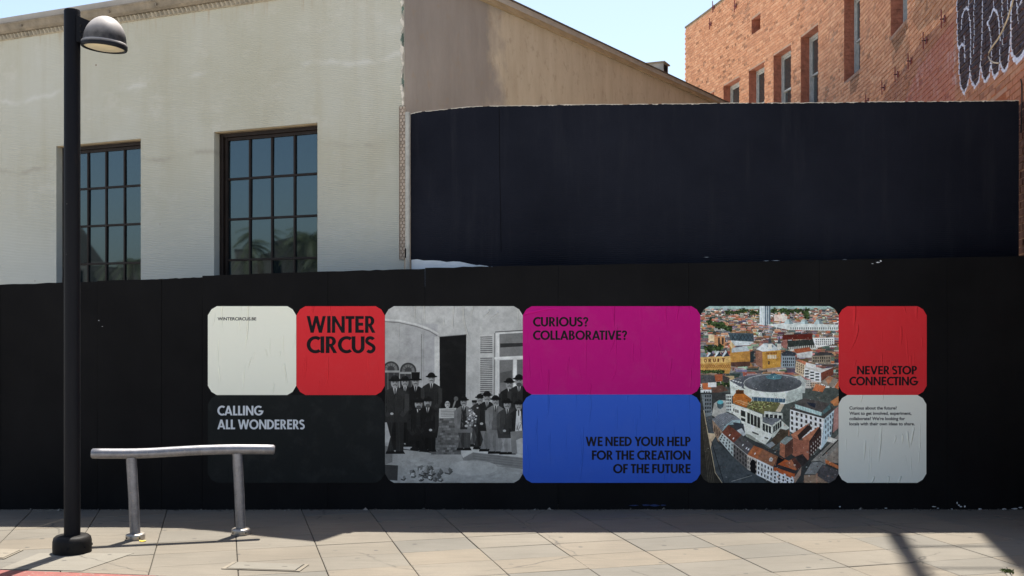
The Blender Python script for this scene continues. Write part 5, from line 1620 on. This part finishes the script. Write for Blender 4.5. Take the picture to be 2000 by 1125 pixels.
def mortar_mat():
    m, nt, b = mat_new('lime_mortar')
    n = noise(nt, coords(nt), 9, 5, .7)
    c = ramp(nt, n, [(.3, (.44, .26, .17)), (.7, (.58, .40, .28))])
    # the same spray has run into the joints
    g = nt.nodes.new('ShaderNodeNewGeometry'); s = nt.nodes.new('ShaderNodeSeparateXYZ'); nt.links.new(g.outputs['Position'], s.inputs[0])
    def mp(sock, a, bb):
        q = nt.nodes.new('ShaderNodeMapRange'); q.clamp = True
        q.inputs['From Min'].default_value = a; q.inputs['From Max'].default_value = bb
        nt.links.new(sock, q.inputs['Value']); return q.outputs[0]
    cb = nt.nodes.new('ShaderNodeCombineXYZ')
    nt.links.new(mp(s.outputs['Y'], MY0, MY1), cb.inputs[0]); nt.links.new(mp(s.outputs['Z'], MZ0, MZ1), cb.inputs[1])
    ti = nt.nodes.new('ShaderNodeTexImage'); ti.image = img_paint; ti.extension = 'CLIP'
    nt.links.new(cb.outputs[0], ti.inputs['Vector'])
    c = mix(nt, math_n(nt, 'MULTIPLY', ti.outputs['Alpha'], .6), c, ti.outputs['Color'])
    nt.links.new(c, b.inputs['Base Color']); b.inputs['Roughness'].default_value = .95
    bump(nt, b, noise(nt, coords(nt), 50, 4, .7), .4, .004)
    return m


M_mortar = mortar_mat()
M_reveal = simple('reveal_brick', (.36, .135, .085), .92, .35, 9, .8, 26, bdist=.012)
M_sash = simple('grey_sash_paint', (.42, .44, .43), .6, .25, 12, .2, 60)
M_blind = simple('dirty_curtain', (.20, .20, .17), .9, .4, 3, 0, stretch=(6, 6, .4))
M_sill = simple('cement_sill', (.36, .22, .15), .9, .25, 8, .4, 50)
M_anchor = simple('painted_iron_anchor', (.20, .045, .04), .6, .3, 20, .2, 60)
M_cope = simple('mossy_coping', (.20, .16, .10), .9, .5, 4, .6, 30)
M_plank = simple('brown_door_boards', (.14, .065, .032), .75, .4, 6, .3, 30, stretch=(8, 8, .6))
M_cable = simple('pale_cable', (.52, .42, .29), .6, .15, 10, 0)
M_black_pipe = simple('black_conduit', (.015, .013, .013), .6, .2, 10, 0)

ops = []                                       # openings: s0 < s1, z0, z1, kind
for (xa, xb) in ((1363.6, 1394.4), (1413, 1444), (1462.6, 1492.8), (1510.7, 1544.7), (1564, 1597.4), (1648.4, 1679.6), (1739.4, 1772)):
    ops.append((s_of(xb), s_of(xa), 6.50, 8.17, 'window'))
Yv = wy_of(1476)
ops.append((s_of(1485), s_of(1467.8), EYE + (HZ - 62) * Yv / F, EYE + (HZ - 33) * Yv / F, 'vent'))
ops.append((s_of(1966), s_of(1925), -.05, 4.2, 'door'))

brick_b = empty('brick_building', wp_(0, 0), 'tall weathered orange brick building with sash windows, iron anchors and graffiti', 'building')
# backing wall: strips between all break points
sb = sorted(set([0.0, S_END] + [v for o in ops for v in o[:2]] + list(np.arange(0, S_END, .8))))
wb = MB()
REC = 0.011
for i in range(len(sb) - 1):
    a, c = sb[i], sb[i + 1]; m_ = (a + c) / 2
    cuts = sorted([(o[2], o[3]) for o in ops if o[0] - 1e-6 <= m_ <= o[1] + 1e-6])
    z = -.1
    for (z0, z1) in cuts + [(btop(m_), None)]:
        if z0 > z: wb.add([wp_(c, z, -REC), wp_(a, z, -REC), wp_(a, z0, -REC), wp_(c, z0, -REC)])
        if z1 is not None: z = z1
# end face, back and top so that the building is solid
D_ = 7.0
wb.add([wp_(S_END, -.1, -REC), wp_(S_END, BTOP, -REC), wp_(S_END, BTOP, -REC) + Vector((D_, -1, 0)), wp_(S_END, -.1, -REC) + Vector((D_, -1, 0))])
e0 = wp_(0, 0, -REC); e1 = wp_(S_STEP, 0, -REC); e2 = wp_(S_END, 0, -REC)
far = [Vector((13, e0.y, 0)), Vector((13, e2.y - 1, 0))]
wb.add([e0 + UP * -.1, far[0] + UP * -.1, far[0] + UP * 15.8, e0 + UP * 15.8])
wb.add([far[0] + UP * -.1, far[1] + UP * -.1, far[1] + UP * 15.8, far[0] + UP * 15.8])
rows = [k for k in np.arange(0, S_END + .01, 1.0)] + [S_END]
for i in range(len(rows) - 1):
    a, c = rows[i], rows[i + 1]; zt = btop((a + c) / 2)
    pa, pc2 = wp_(a, zt, -REC), wp_(c, zt, -REC)
    wb.add([pa, pc2, Vector((13, pc2.y, zt)), Vector((13, pa.y, zt))])
pa = wp_(S_STEP, 0, -REC)
wb.add([pa + UP * BTOP, Vector((13, pa.y, BTOP)), Vector((13, pa.y, 15.8)), pa + UP * 15.8])
bwall = wb.build('wall', M_mortar, brick_b)

# bricks ------------------------------------------------------------
BL, BH, CO, JT = 0.205, 0.064, 0.0762, 0.010
cells = []
nc = int(15.8 / CO)
for k in range(nc):
    z0 = k * CO; z1 = z0 + BH
    s = -(BL + JT) * (.5 if k % 2 else 0)
    while s < S_END:
        ln = BL
        if k % 6 == 5: ln = .098                       # header course
        a, c = max(s, 0.0), min(s + ln, S_END)
        s += ln + JT
        if c - a < .03: continue
        x, y = wxy((a + c) / 2); zm = (z0 + z1) / 2
        if zm > btop((a + c) / 2) - .02: continue
        py = HZ - (zm - EYE) * F / y
        px = 1000 + x * F / y
        if py < -26 or px > 2030 or (py > 228 and (px < 1970 or py > 520)): continue
        bad = False
        for (o0, o1, oz0, oz1, kd) in ops:
            if z1 > oz0 and z0 < oz1 and c > o0 and a < o1:
                if a >= o0 and c <= o1: bad = True; break
                if a < o0 and c > o0: c = o0
                elif a < o1 and c > o1: a = o1
        if bad or c - a < .03: continue
        dent = rng.random() < (.075 if y > 14 else .04) * (1.6 if math.sin(a * 1.3) + math.sin(z0 * 2.1 + a) > .6 else .7)
        tone = rng.uniform(.0, .12) if dent else float(np.clip(rng.normal(.54, .27), .16, 1))
        d = -.006 if dent else rng.normal(0.0015, .0022)
        cells.append((y, a, c, z0 + rng.normal(0, .0012), z1 + rng.normal(0, .0012), d, tone, py))


def brick_mesh(mb, a, c, z0, z1, d):
    p, t, n = wframe((a + c) / 2)
    h = (c - a) / 2; ch = .005
    back = [p + t * sx * h + n * (-REC - .004) + UP * z for sx, z in ((-1, z0), (1, z0), (1, z1), (-1, z1))]
    edge = [p + t * sx * h + n * (d - .004) + UP * z for sx, z in ((-1, z0), (1, z0), (1, z1), (-1, z1))]
    face = [p + t * sx * (h - ch) + n * (d + j) + UP * z for (sx, z), j in zip(((-1, z0 + ch), (1, z0 + ch), (1, z1 - ch), (-1, z1 - ch)), rng.normal(0, .0013, 4))]
    mb.add(face[::-1])
    for i in range(4):
        j = (i + 1) % 4
        mb.add([edge[i], face[i], face[j], edge[j]]); mb.add([back[i], edge[i], edge[j], back[j]])


def set_tone(me, tones):
    at = me.attributes.new('tone', 'FLOAT', 'FACE'); at.data.foreach_set('value', np.array(tones, np.float32))


inview = sorted([c for c in cells if 0 < c[7] < 196], key=lambda c: c[0])
near = set(id(c) for c in inview[:296])
mass = MB(); tones = []
for c in cells:
    y, a, cc, z0, z1, d, tone, py = c
    if id(c) in near:
        m1 = MB(); brick_mesh(m1, a, cc, z0, z1, d)
        o = m1.build('brick', M_brick, bwall); set_tone(o.data, [tone] * len(o.data.polygons))
    else:
        n0 = len(mass.f); brick_mesh(mass, a, cc, z0, z1, d); tones += [tone] * (len(mass.f) - n0)
o = mass.build('brickwork', M_brick, bwall); set_tone(o.data, tones); o['kind'] = 'stuff'
# toothed end of the far corner: projecting header ends
tm = MB(); tones = []
for k in range(60, int(BTOP / CO)):
    if k % 2 == 0:
        n0 = len(tm.f); p, t, n = wframe(S_END - .01)
        tm.box(p + t * .012 + n * -.16 + UP * (k * CO), t * .055, n * .155, UP * BH)
        tones += [rng.uniform(.3, .7)] * (len(tm.f) - n0)
o = tm.build('toothed_corner', M_brick, bwall); set_tone(o.data, tones); o['kind'] = 'stuff'

# openings -----------------------------------------------------------
RVD = 0.27
def wbox(mb, s0, s1, z0, z1, d0, d1, mat=0):
    """box in wall coordinates, d outwards (d0 < d1)"""
    p, t, n = wframe((s0 + s1) / 2); h = (s1 - s0) / 2
    mb.box(p - t * h + n * d0 + UP * z0, t * (2 * h), n * (d1 - d0), UP * (z1 - z0), mat)


for (s0, s1, z0, z1, kd) in ops:
    rv = MB()
    f = -.002
    e = .002
    def q4(*pts): rv.add([wp_(*p) for p in pts])
    q4((s0, z0, f), (s0, z1, f), (s0, z1, -RVD), (s0, z0, -RVD)); q4((s1, z1, f), (s1, z0, f), (s1, z0, -RVD), (s1, z1, -RVD))
    q4((s0, z1, f), (s1, z1, f), (s1, z1, -RVD), (s0, z1, -RVD)); q4((s1, z0, f), (s0, z0, f), (s0, z0, -RVD), (s1, z0, -RVD))
    rv.build('reveal', M_reveal, brick_b)
    if kd == 'window':
        # courses of the far jamb, laid brick by brick
        jb = MB(); tones = []
        for k in range(int((z1 - z0) / CO)):
            n0 = len(jb.f); zz = z0 + k * CO + .006; off = .0 if k % 2 else .09
            p, t, n = wframe(s1)
            for (u0, u1) in ((0.006, .10 + off), (.112 + off, RVD - .03)):
                if u1 - u0 < .03: continue
                jb.box(p - t * .007 + n * -u1 + UP * zz, t * .012, n * (u1 - u0), UP * BH)
            tones += [rng.uniform(.0, .22)] * (len(jb.f) - n0)
        o = jb.build('jamb_bricks', M_reveal, brick_b); o['kind'] = 'stuff'
        w = MB(); fw_ = .055
        wbox(w, s0 + e, s0 + fw_, z0 + e, z1 - e, -RVD, -.20); wbox(w, s1 - fw_, s1 - e, z0 + e, z1 - e, -RVD, -.20)
        wbox(w, s0 + fw_, s1 - fw_, z1 - .075, z1 - e, -RVD, -.202); wbox(w, s0 + fw_, s1 - fw_, z0 + e, z0 + .06, -RVD, -.18)
        win = w.build('window', M_sash, brick_b)
        zm = z0 + (z1 - z0) * .47
        for (za, zb, dd) in ((zm - .02, z1 - .075, -.225), (z0 + .06, zm + .02, -.255)):
            sh = MB(); g0, g1 = s0 + fw_, s1 - fw_; q = .042
            wbox(sh, g0 + e, g0 + q, za, zb, dd - .03, dd); wbox(sh, g1 - q, g1 - e, za, zb, dd - .03, dd)
            wbox(sh, g0 + q, g1 - q, zb - q, zb - e, dd - .03, dd - .002); wbox(sh, g0 + q, g1 - q, za + e, za + q, dd - .03, dd - .002)
            sh.build('sash', M_sash, win)
            gl = MB(); wbox(gl, g0 + q, g1 - q, za + q, zb - q, dd - .02, dd - .014); gl.build('pane', M_bglass, win)
        si = MB(); wbox(si, s0 - .05, s1 + .05, z0 - .06, z0 - .003, -.16, .002); si.build('sill', M_sill, brick_b)
        dk = MB(); wbox(dk, s0, s1, z0, z1, -RVD - .08, -RVD - .05); dk.build('curtain', M_blind, brick_b)
    elif kd == 'vent':
        dk = MB(); wbox(dk, s0, s1, z0, z1, -RVD, -RVD + .02); dk.build('vent_back', M_reveal, brick_b)
        dk = MB(); wbox(dk, s0 + (s1 - s0) * .45, s0 + (s1 - s0) * .52, z0, z1, -RVD + .02, -RVD + .05); dk.build('vent_bar', M_anchor, brick_b)
    else:
        n_ = 6; w_ = (s1 - s0) / n_
        for k in range(n_):
            dk = MB(); wbox(dk, s0 + k * w_ + .003, s0 + (k + 1) * w_ - .003, .0, z1 - .004, -.2, -.16 + .003 * (k % 2)); dk.build('door_board', M_plank, brick_b)

# iron wall anchors: plate, bolt and hooked bar
def anchor(px, py, sc=1.0):
    s = s_of(px); z = EYE + (HZ - py) * wy_of(px) / F
    a = MB(); r = .075 * sc
    p, t, n = wframe(s)
    pts = []
    for k in range(10):
        an = math.pi / 2 + k * math.pi / 5; rr = r if k % 2 == 0 else r * .62
        pts.append(p + n * .006 + t * (rr * math.cos(an)) + UP * (z + rr * math.sin(an) * 1.25))
    a.prism(pts, n * .018)
    pl = a.build('wall_anchor', M_anchor, brick_b)
    c = MB(); c.tube([p + n * .024 + UP * z, p + n * .075 + UP * z], .016 * sc, 8); c.build('bolt', M_black_pipe, pl)
    c = MB()
    path = [p + n * .06 - t * (.03 * sc) + UP * (z + .20 * sc), p + n * .06 - t * (.03 * sc) + UP * (z - .12 * sc), p + n * .055 - t * (.015 * sc) + UP * (z - .17 * sc), p + n * .05 + t * (.03 * sc) + UP * (z - .19 * sc)]
    c.tube(path, .0155 * sc, 8); c.build('bar', M_anchor, pl)


for (x, y) in [(1847, 37), (1811, 79), (1781, 119), (1755, 145), (1729, 171), (1697, 197), (1395, 14), (1438, 12), (1389, 47)]:
    anchor(x, y, .6 if x > 1600 else .8)
# coping on the far, lower length
cp = MB()
sl = np.linspace(S_STEP, S_END, 16)
for i in range(15):
    a, c = sl[i], sl[i + 1]
    p0, p1 = wp_(a, BTOP - .004, .02), wp_(c, BTOP - .004, .02)
    n_ = wframe((a + c) / 2)[2]
    cp.prism([p0, p1, p1 - n_ * .36, p0 - n_ * .36], UP * .05)
cp.build('coping', M_cope, brick_b)
# unseen frame added high on the street end to cast the pavement's shadow bands
fr = MB(); Yf = 13.0
hx = wxy(float(np.interp(Yf, SY_, _s)))[0] - .01
fr.bb(4.10, Yf, 9.4, 4.235, Yf + .1, 16.0)
sf_ = fr.build('shadow_frame', M_black_pipe, brick_b)
for z in (11.85, 13.7):
    q = MB(); q.bb(4.236, Yf + .03, z, hx, Yf + .06, z + .035); q.build('rail', M_black_pipe, sf_)
q = MB(); q.bb(4.87, Yf + .02, 9.0, hx, Yf + .075, 16.0); q.build('shadow_board', M_black_pipe, sf_)

# loose cable hanging across the graffiti, and the black conduit by the wall end
cpts = [(1990, -20), (1984, 8), (1976, 34), (1966, 58), (1955, 77), (1944, 92), (1938, 102), (1937, 110), (1941, 118), (1948, 122), (1957, 123)]
cb_ = MB(); path = []
for (x, y) in cpts:
    Yw = wy_of(x); s = s_of(x); p, t, n = wframe(s)
    path.append(p + n * .035 + UP * (EYE + (HZ - y) * Yw / F))
cb_.tube(path, .0085, 8)
tag(cb_.build('cable', M_cable), 'thin pale cable hanging in a curl over the graffiti on the brick wall', 'cable')
cb_ = MB(); q = [P(1993.5, 154, 10.62), P(1995.5, 163, 10.62), P(1996, 190, 10.62), P(1994.5, 260, 10.62)]
cb_.tube(q, .007, 8); cb_.build('conduit', M_black_pipe, brick_b)

# ------------------------------------------------------------------ street lamp
def lamp_paint():
    m, nt, b = mat_new('black_lamp_paint')
    n = noise(nt, coords(nt, (3, 3, .5)), 2, 6, .7)
    c = ramp(nt, n, [(.3, (.0045, .005, .0072)), (.7, (.008, .008, .0095))])
    ch = noise(nt, coords(nt, (1, 1, .8)), 30, 3, .8)
    c = mix(nt, ramp(nt, ch, [(.735, 0.0), (.755, .85)]), c, (.34, .32, .29))
    ru = noise(nt, coords(nt, (2, 2, .6)), 4, 5, .7)
    c = mix(nt, ramp(nt, ru, [(.58, 0.0), (.75, .5)]), c, (.020, .0155, .0125))
    nt.links.new(c, b.inputs['Base Color'])
    b.inputs['Roughness'].default_value = .55; b.inputs['Specular IOR Level'].default_value = .09
    bump(nt, b, noise(nt, coords(nt), 40, 4, .7), .12, .004)
    return m


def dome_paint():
    """the same paint, dusty, with sunlight on the crown painted in as pale grey"""
    m, nt, b = mat_new('sunlit_crown_paint')
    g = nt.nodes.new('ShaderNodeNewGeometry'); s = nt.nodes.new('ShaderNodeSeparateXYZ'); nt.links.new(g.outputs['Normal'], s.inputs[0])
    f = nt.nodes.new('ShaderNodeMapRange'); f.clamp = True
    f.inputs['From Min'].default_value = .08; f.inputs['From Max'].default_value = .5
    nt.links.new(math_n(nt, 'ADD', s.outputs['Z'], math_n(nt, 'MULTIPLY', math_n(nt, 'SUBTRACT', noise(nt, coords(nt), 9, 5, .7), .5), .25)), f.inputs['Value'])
    c = mix(nt, f.outputs[0], (.0065, .007, .0095), (.33, .305, .285))  # upward slopes go pale: sunlit top put into the colour
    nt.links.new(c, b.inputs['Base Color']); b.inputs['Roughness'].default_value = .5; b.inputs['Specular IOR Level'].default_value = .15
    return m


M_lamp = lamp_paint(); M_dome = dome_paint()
M_lens = simple('lamp_diffuser', (.56, .47, .30), .4, .12, 6, .05, 40)
M_collar = simple('black_collar', (.009, .008, .0075), .6, .4, 14, .3, 60, spec=.15)

lb = G(141, 1079)                              # foot of the pole
YL = lb.y
lamp = empty('street_lamp', lb, 'black street lamp with a domed head facing right, in front of the left window', 'street lamp')
RP = 0.0595
lm = MB(); zt = EYE + (HZ - 19.5) * YL / F
lm.tube([lb + UP * .0, lb + UP * 1.2, lb + UP * 2.4, lb + UP * (zt - .012), lb + UP * zt], [RP, RP, RP, RP, RP - .004], 32)
lm.build('pole', M_lamp, lamp)
cl = MB(); RB = .141
cl.lathe([(RP, .135), (.085, .137), (.118, .132), (.134, .118), (RB, .09), (RB + .001, .05), (RB, .0)], 40, 0, lb)
cl.build('base_collar', M_collar, lamp)
for k in range(3):
    q = MB(); a = -1.4 + k * .9
    c = lb + Vector((math.cos(a) * (RB - .004), math.sin(a) * (RB - .004), .055))
    q.tube([c, c + Vector((math.cos(a), math.sin(a), 0)) * .01], .009, 8); q.build('bolt', M_lamp, lamp)
# head
hc = P(203.5, 94, YL) - Vector((0, 0, 0))
tilt = Matrix.Rotation(math.radians(4.0), 4, 'Y')
def head_pts(prof, n=40):
    rows = []
    for r, z in prof:
        rows.append([hc + (tilt @ Vector((r * math.cos(2 * math.pi * k / n), r * math.sin(2 * math.pi * k / n), z))) for k in range(n)])
    return rows
RH = .163
dm = MB()
pr = [(RH * .985, .042)] + [(RH * .97 * math.cos(math.radians(a)), .045 + .198 * math.sin(math.radians(a))) for a in range(4, 90, 7)] + [(.002, .243)]
dm.grid(head_pts(pr), 0, True, False, True)
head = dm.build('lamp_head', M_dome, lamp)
dm = MB(); dm.grid(head_pts([(RH * .95, .05), (RH * .99, .043), (RH + .006, .036), (RH + .006, .004), (RH + .002, -.004), (RH - .014, -.004), (RH - .016, .012)]), 0, True, False, True)
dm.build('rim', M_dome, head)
dm = MB(); dm.grid(head_pts([(RH - .015, .006), (RH * .7, -.004), (RH * .3, -.009), (.002, -.010)]), 0, True, False, True)
dm.build('diffuser', M_lens, head)
br = MB()
x0 = lb.x + RP - .01; xm = P(178, 60, YL).x; Zt = EYE + (HZ - 33) * YL / F; Zb = EYE + (HZ - 84) * YL / F
br.prism([(x0, YL - .045, Zb), (xm + .05, YL - .045, Zb - .005), (xm + .05, YL - .045, Zt - .05), (xm, YL - .045, Zt - .04), (x0, YL - .045, Zt)], (0, .09, 0))
arm = br.build('bracket', M_lamp, lamp); bevel(arm, .006)
for k in range(3):
    q = MB(); c = Vector((x0 + .035, YL - .045, Zb + .03 + .045 * k)); q.tube([c, c - Vector((0, .008, 0))], .008, 8); q.build('screw', M_collar, arm)
# pale pad cast round its foot
pd = MB(); pts = [G(77, 1081), G(262, 1081), G(160, 1116), G(0, 1112.5)]
pts = [p + UP * .0045 for p in pts]
pd.prism(pts[::-1], UP * -.003); o = pd.build('concrete_pad', M_pad, pavement)

# ------------------------------------------------------------------ leaning rail (bare aluminium)
def rail_mat():
    m, nt, b = mat_new('scuffed_aluminium')
    n = noise(nt, coords(nt, (1, 1, 1)), 14, 6, .7)
    c = ramp(nt, n, [(.3, (.125, .124, .132)), (.7, (.225, .222, .235))])
    sc = noise(nt, coords(nt, (2, 2, 8)), 24, 5, .8)
    c = mix(nt, ramp(nt, sc, [(.60, 0.0), (.68, .8)]), c, (.62, .47, .30))
    bl = noise(nt, coords(nt, (2, 2, 6)), 17, 5, .8)
    c = mix(nt, ramp(nt, bl, [(.64, 0.0), (.7, .7)]), c, (.20, .27, .45))
    dk = noise(nt, coords(nt), 60, 3, .8)
    c = mix(nt, ramp(nt, dk, [(.68, 0.0), (.74, .8)]), c, (.08, .08, .08))
    nt.links.new(c, b.inputs['Base Color'])
    b.inputs['Metallic'].default_value = .55; b.inputs['Roughness'].default_value = .42
    bump(nt, b, noise(nt, coords(nt), 50, 4, .7), .15, .004)
    return m


M_rail = rail_mat()
M_flange = simple('steel_flange', (.42, .38, .33), .38, .3, 16, .25, 60, metal=.7)
lbp, rbp = G(264.5, 1053.5), G(470.5, 1043.5)
rail = empty('leaning_rail', (lbp + rbp) / 2, 'low scuffed silver metal leaning rail on two posts beside the street lamp', 'railing')
def ydep(px): return lbp.y + (px - 264.5) / (470.5 - 264.5) * (rbp.y - lbp.y)
cl_ = [(181, 885.8), (200, 885.9), (222, 886), (243, 886), (265, 885.8), (288, 885.1), (312, 883.8), (336, 882.3), (360, 880.9), (384, 879.6), (405, 878.8), (425, 878.1), (441, 877.8), (457, 877.6), (478, 877.6), (499, 877.7), (517, 877.9), (534, 878.2)]
path = [P(x, y, ydep(x)) for x, y in cl_]
RT = .0415
d0 = (path[0] - path[1]).normalized(); d1 = (path[-1] - path[-2]).normalized()
full = [path[0] + d0 * .012] + path + [path[-1] + d1 * .012]
rads = [RT * .72] + [RT * .99] + [RT] * (len(path) - 2) + [RT * .99] + [RT * .72]
tb = MB(); tb.tube(full, rads, 28); tb.build('top_rail', M_rail, rail)
for (bx, tx, ty) in ((lbp, 256.5, 893), (rbp, 463.5, 885)):
    pb = MB(); topp = P(tx, ty, bx.y)
    mid = bx.lerp(topp, .5) + Vector((.002, 0, 0))
    pb.tube([bx + UP * .02, bx.lerp(topp, .25), mid, bx.lerp(topp, .75), topp], [.041, .0405, .041, .041, .042], 24)
    pb.build('post', M_rail, rail)
    q = MB(); q.lathe([(.038, .05), (.05, .052), (.068, .050), (.075, .044), (.0765, .036), (.0765, .004), (.075, 0)], 28, 0, bx)
    fl = q.build('flange', M_flange, rail)
    for a in (-2.3, -.8):
        s = MB(); c = bx + Vector((math.cos(a) * .0765, math.sin(a) * .0765, .022)); s.tube([c, c + Vector((math.cos(a), math.sin(a), 0)) * .004], .006, 8); s.build('set_screw', M_collar, fl)

# ------------------------------------------------------------------ small covers let into the pavement
def cover(corners, label, lidmat=None):
    pts = [G(*c) for c in corners]
    c = sum(pts, Vector()) / 4
    e = empty('utility_cover', c, label, 'cover')
    zl = .006
    outer = [p + UP * zl for p in pts]; inn_ = [p.lerp(c, .10) + UP * zl for p in pts]; gap = [p.lerp(c, .135) for p in pts]
    f = MB()
    for i in range(4):
        j = (i + 1) % 4
        f.prism([outer[i], inn_[i], inn_[j], outer[j]], UP * -.0035)
    f.build('frame', M_pad, e)
    d = MB(); d.prism([p + UP * .0025 for p in [q.lerp(c, .09) for q in pts]], UP * .001); d.build('joint', M_joint, e)
    l = MB(); l.prism([p + UP * .0085 for p in gap], UP * -.005); lid = l.build('lid', lidmat or M_pad, e)
    # two lifting slots and a low raised border
    ax = (gap[1] - gap[0]).normalized()
    for k in (.22, .78):
        m_ = gap[0].lerp(gap[1], k).lerp(gap[3].lerp(gap[2], k), .5)
        s = MB(); s.box(m_ - ax * .02 + UP * .0088, ax * .04, Vector((-ax.y, ax.x, 0)) * .009, UP * .0006); s.build('slot', M_joint, lid)
    return e


cover([(432, 1112), (585, 1117), (604, 1103.5), (455, 1098.5)], 'small rectangular concrete utility cover in the sunny pavement, right of the lamp foot')
cover([(-62, 1089), (8, 1092.5), (46, 1075), (-20, 1072)], 'utility cover cut off by the left edge, left of the street lamp')
cover([(1974, 1136), (2120, 1128), (2075, 1102), (1957, 1109)], 'utility cover with weeds at its edge, near the right edge of the pavement')
# moss and weeds at the right cover
M_moss = simple('green_weed', (.075, .095, .02), .8, .4, 20, .2, 60)
wd = MB()
wc = G(1969, 1119)
for k in range(130):
    a = rng.uniform(0, 6.28); r = abs(rng.normal(0, .017))
    p = wc + Vector((math.cos(a) * r * .9 + rng.normal(0, .012), math.sin(a) * r * 1.9, .006))
    h = rng.uniform(.004, .016); th = rng.uniform(0, 6.28); w = Vector((math.cos(th), math.sin(th), 0)) * rng.uniform(.004, .009)
    wd.add([p - w, p + w, p + w * .6 + UP * h + Vector((rng.normal(0, .01), rng.normal(0, .01), 0)), p - w * .4 + UP * h])
o = wd.build('weeds', M_moss); tag(o, kind='stuff')
# a yellow leaf by the left post
M_leaf = simple('yellow_leaf_skin', (.62, .45, .02), .6, .15, 40, 0)
lf = MB(); c = G(279, 1058.5)
pts = [c + Vector((math.cos(a) * .032 * (1 - .15 * math.cos(2 * a)), math.sin(a) * .018, .006 + .007 * math.cos(a) ** 2)) for a in np.linspace(0, 6.28, 13)[:-1]]
lf.prism(pts, UP * .0015)
tag(lf.build('fallen_leaf', M_leaf), 'small yellow fallen leaf lying at the foot of the left rail post', 'leaf')

# ------------------------------------------------------------------ across the way: what the dark panes mirror
def mirror(p):                                  # camera seen through the front wall's glass plane
    n = Vector((-0.4125, -0.911, 0)); q = C0
    return p - n * (2 * (p - q).dot(n))


EYE_M = mirror(Vector((0, 0, EYE)))
def reflected(px, py, dist):
    """point on the mirrored sight line through pixel, dist metres beyond the glass"""
    d = Vector(((px - 1000) / F, 1, (HZ - py) / F)); n = Vector((-0.4125, -0.911, 0))
    t = ((C0 - Vector((0, 0, 0))).dot(n)) / Vector((d.x, d.y, 0)).dot(n)
    hit = Vector((0, 0, EYE)) + d * t
    r = d - n * (2 * d.dot(n)); L = math.hypot(r.x, r.y)
    return hit + r * (dist / L)


M_frond = simple('palm_frond', (.07, .075, .025), .6, .35, 6, 0)
M_trunk = simple('palm_trunk', (.16, .12, .08), .9, .3, 5, .4, 20)


def palm(px, py, dist, R, label):
    top = reflected(px, py, dist)
    e = empty('palm_tree', (top.x, top.y, 0), label, 'palm tree', 'palm trees down the street')
    t = MB(); n = 10
    t.tube([Vector((top.x + .15 * math.sin(i * .5), top.y, top.z * i / n)) for i in range(n + 1)], [.30 - .10 * i / n for i in range(n + 1)], 12)
    t.build('trunk', M_trunk, e)
    f = MB()
    for k in range(64):
        az = rng.uniform(0, 6.28); el = rng.uniform(-.6, 1.2); L = R * rng.uniform(.8, 1.15)
        dr = Vector((math.cos(az), math.sin(az), 0)); sd = Vector((-math.sin(az), math.cos(az), 0))
        pts = []
        for i in range(7):
            u = i / 6; pts.append(top + dr * (L * u * math.cos(el * (1 - u * .6))) + UP * (L * (math.sin(el) * u - .75 * u * u)))
        for i in range(6):
            a, b = pts[i], pts[i + 1]
            for k2 in range(3):
                q = a.lerp(b, k2 / 3); w = R * .22 * math.sin(math.pi * (i + .5 + k2 / 3) / 7.5)
                for sg in (-1, 1):
                    f.add([q, q + (b - a) * .18, q + (b - a) * .5 + sd * sg * w - UP * w * .5])
    f.build('crown', M_frond, e)


palm(489, 474, 78, 2.5, 'palm tree down the street mirrored in the second pane column of the right window')
palm(604, 472, 74, 2.6, 'palm tree down the street mirrored in the last pane column of the right window')
palm(268, 505, 80, 2.2, 'palm tree down the street mirrored low in the last pane column of the left window')
M_block = simple('dull_stucco', (.16, .14, .12), .9, .25, .3, 0)
M_block2 = simple('dull_shingle', (.07, .06, .05), .9, .25, .4, 0)


def block(pxa, pxb, py, dist, depth, roof, label, m):
    a, b = reflected(pxa, py, dist), reflected(pxb, py, dist)
    z = (a.z + b.z) / 2; a = Vector((a.x, a.y, 0)); b = Vector((b.x, b.y, 0))
    bk_ = ((a + b) / 2 - Vector((EYE_M.x, EYE_M.y, 0))).normalized() * depth
    e = empty('distant_building', (a + b) / 2, label, 'building', 'buildings down the street')
    w = MB(); w.prism([a, b, b + bk_, a + bk_], UP * z); w.build('wall', m, e)
    r = MB()
    if roof:
        mm = (a + b) / 2
        r.prism([a + UP * z, b + UP * z, mm + UP * (z + roof)], bk_)
    else:
        r.box(a - (b - a) * .01 + UP * z, (b - a) * 1.02, bk_, UP * .25)
    r.build('roof', M_block2, e)
    for k in range(4):
        c = a.lerp(b, (k + .3) / 4); d = MB(); d.box(c + UP * (z * .45) - bk_.normalized() * .05, (b - a) * .1, bk_.normalized() * .04, UP * (z * .3)); d.build('window', M_dark, e)


block(60, 182, 505, 90, 14, 3.4, 'grey gabled house down the street, mirrored behind the lamp pole in the left window', M_block)
block(176, 214, 521, 96, 10, 1.6, 'low house down the street mirrored under the middle panes of the left window', M_block2)
block(205, 330, 527, 100, 12, 0, 'flat roofed building down the street mirrored at the foot of the left window', M_block)
block(520, 700, 488, 92, 14, 1.2, 'brown gabled building down the street mirrored behind the palms in the right window', M_block2)
block(430, 530, 512, 96, 14, 0, 'low building down the street mirrored in the lower left panes of the right window', M_block)
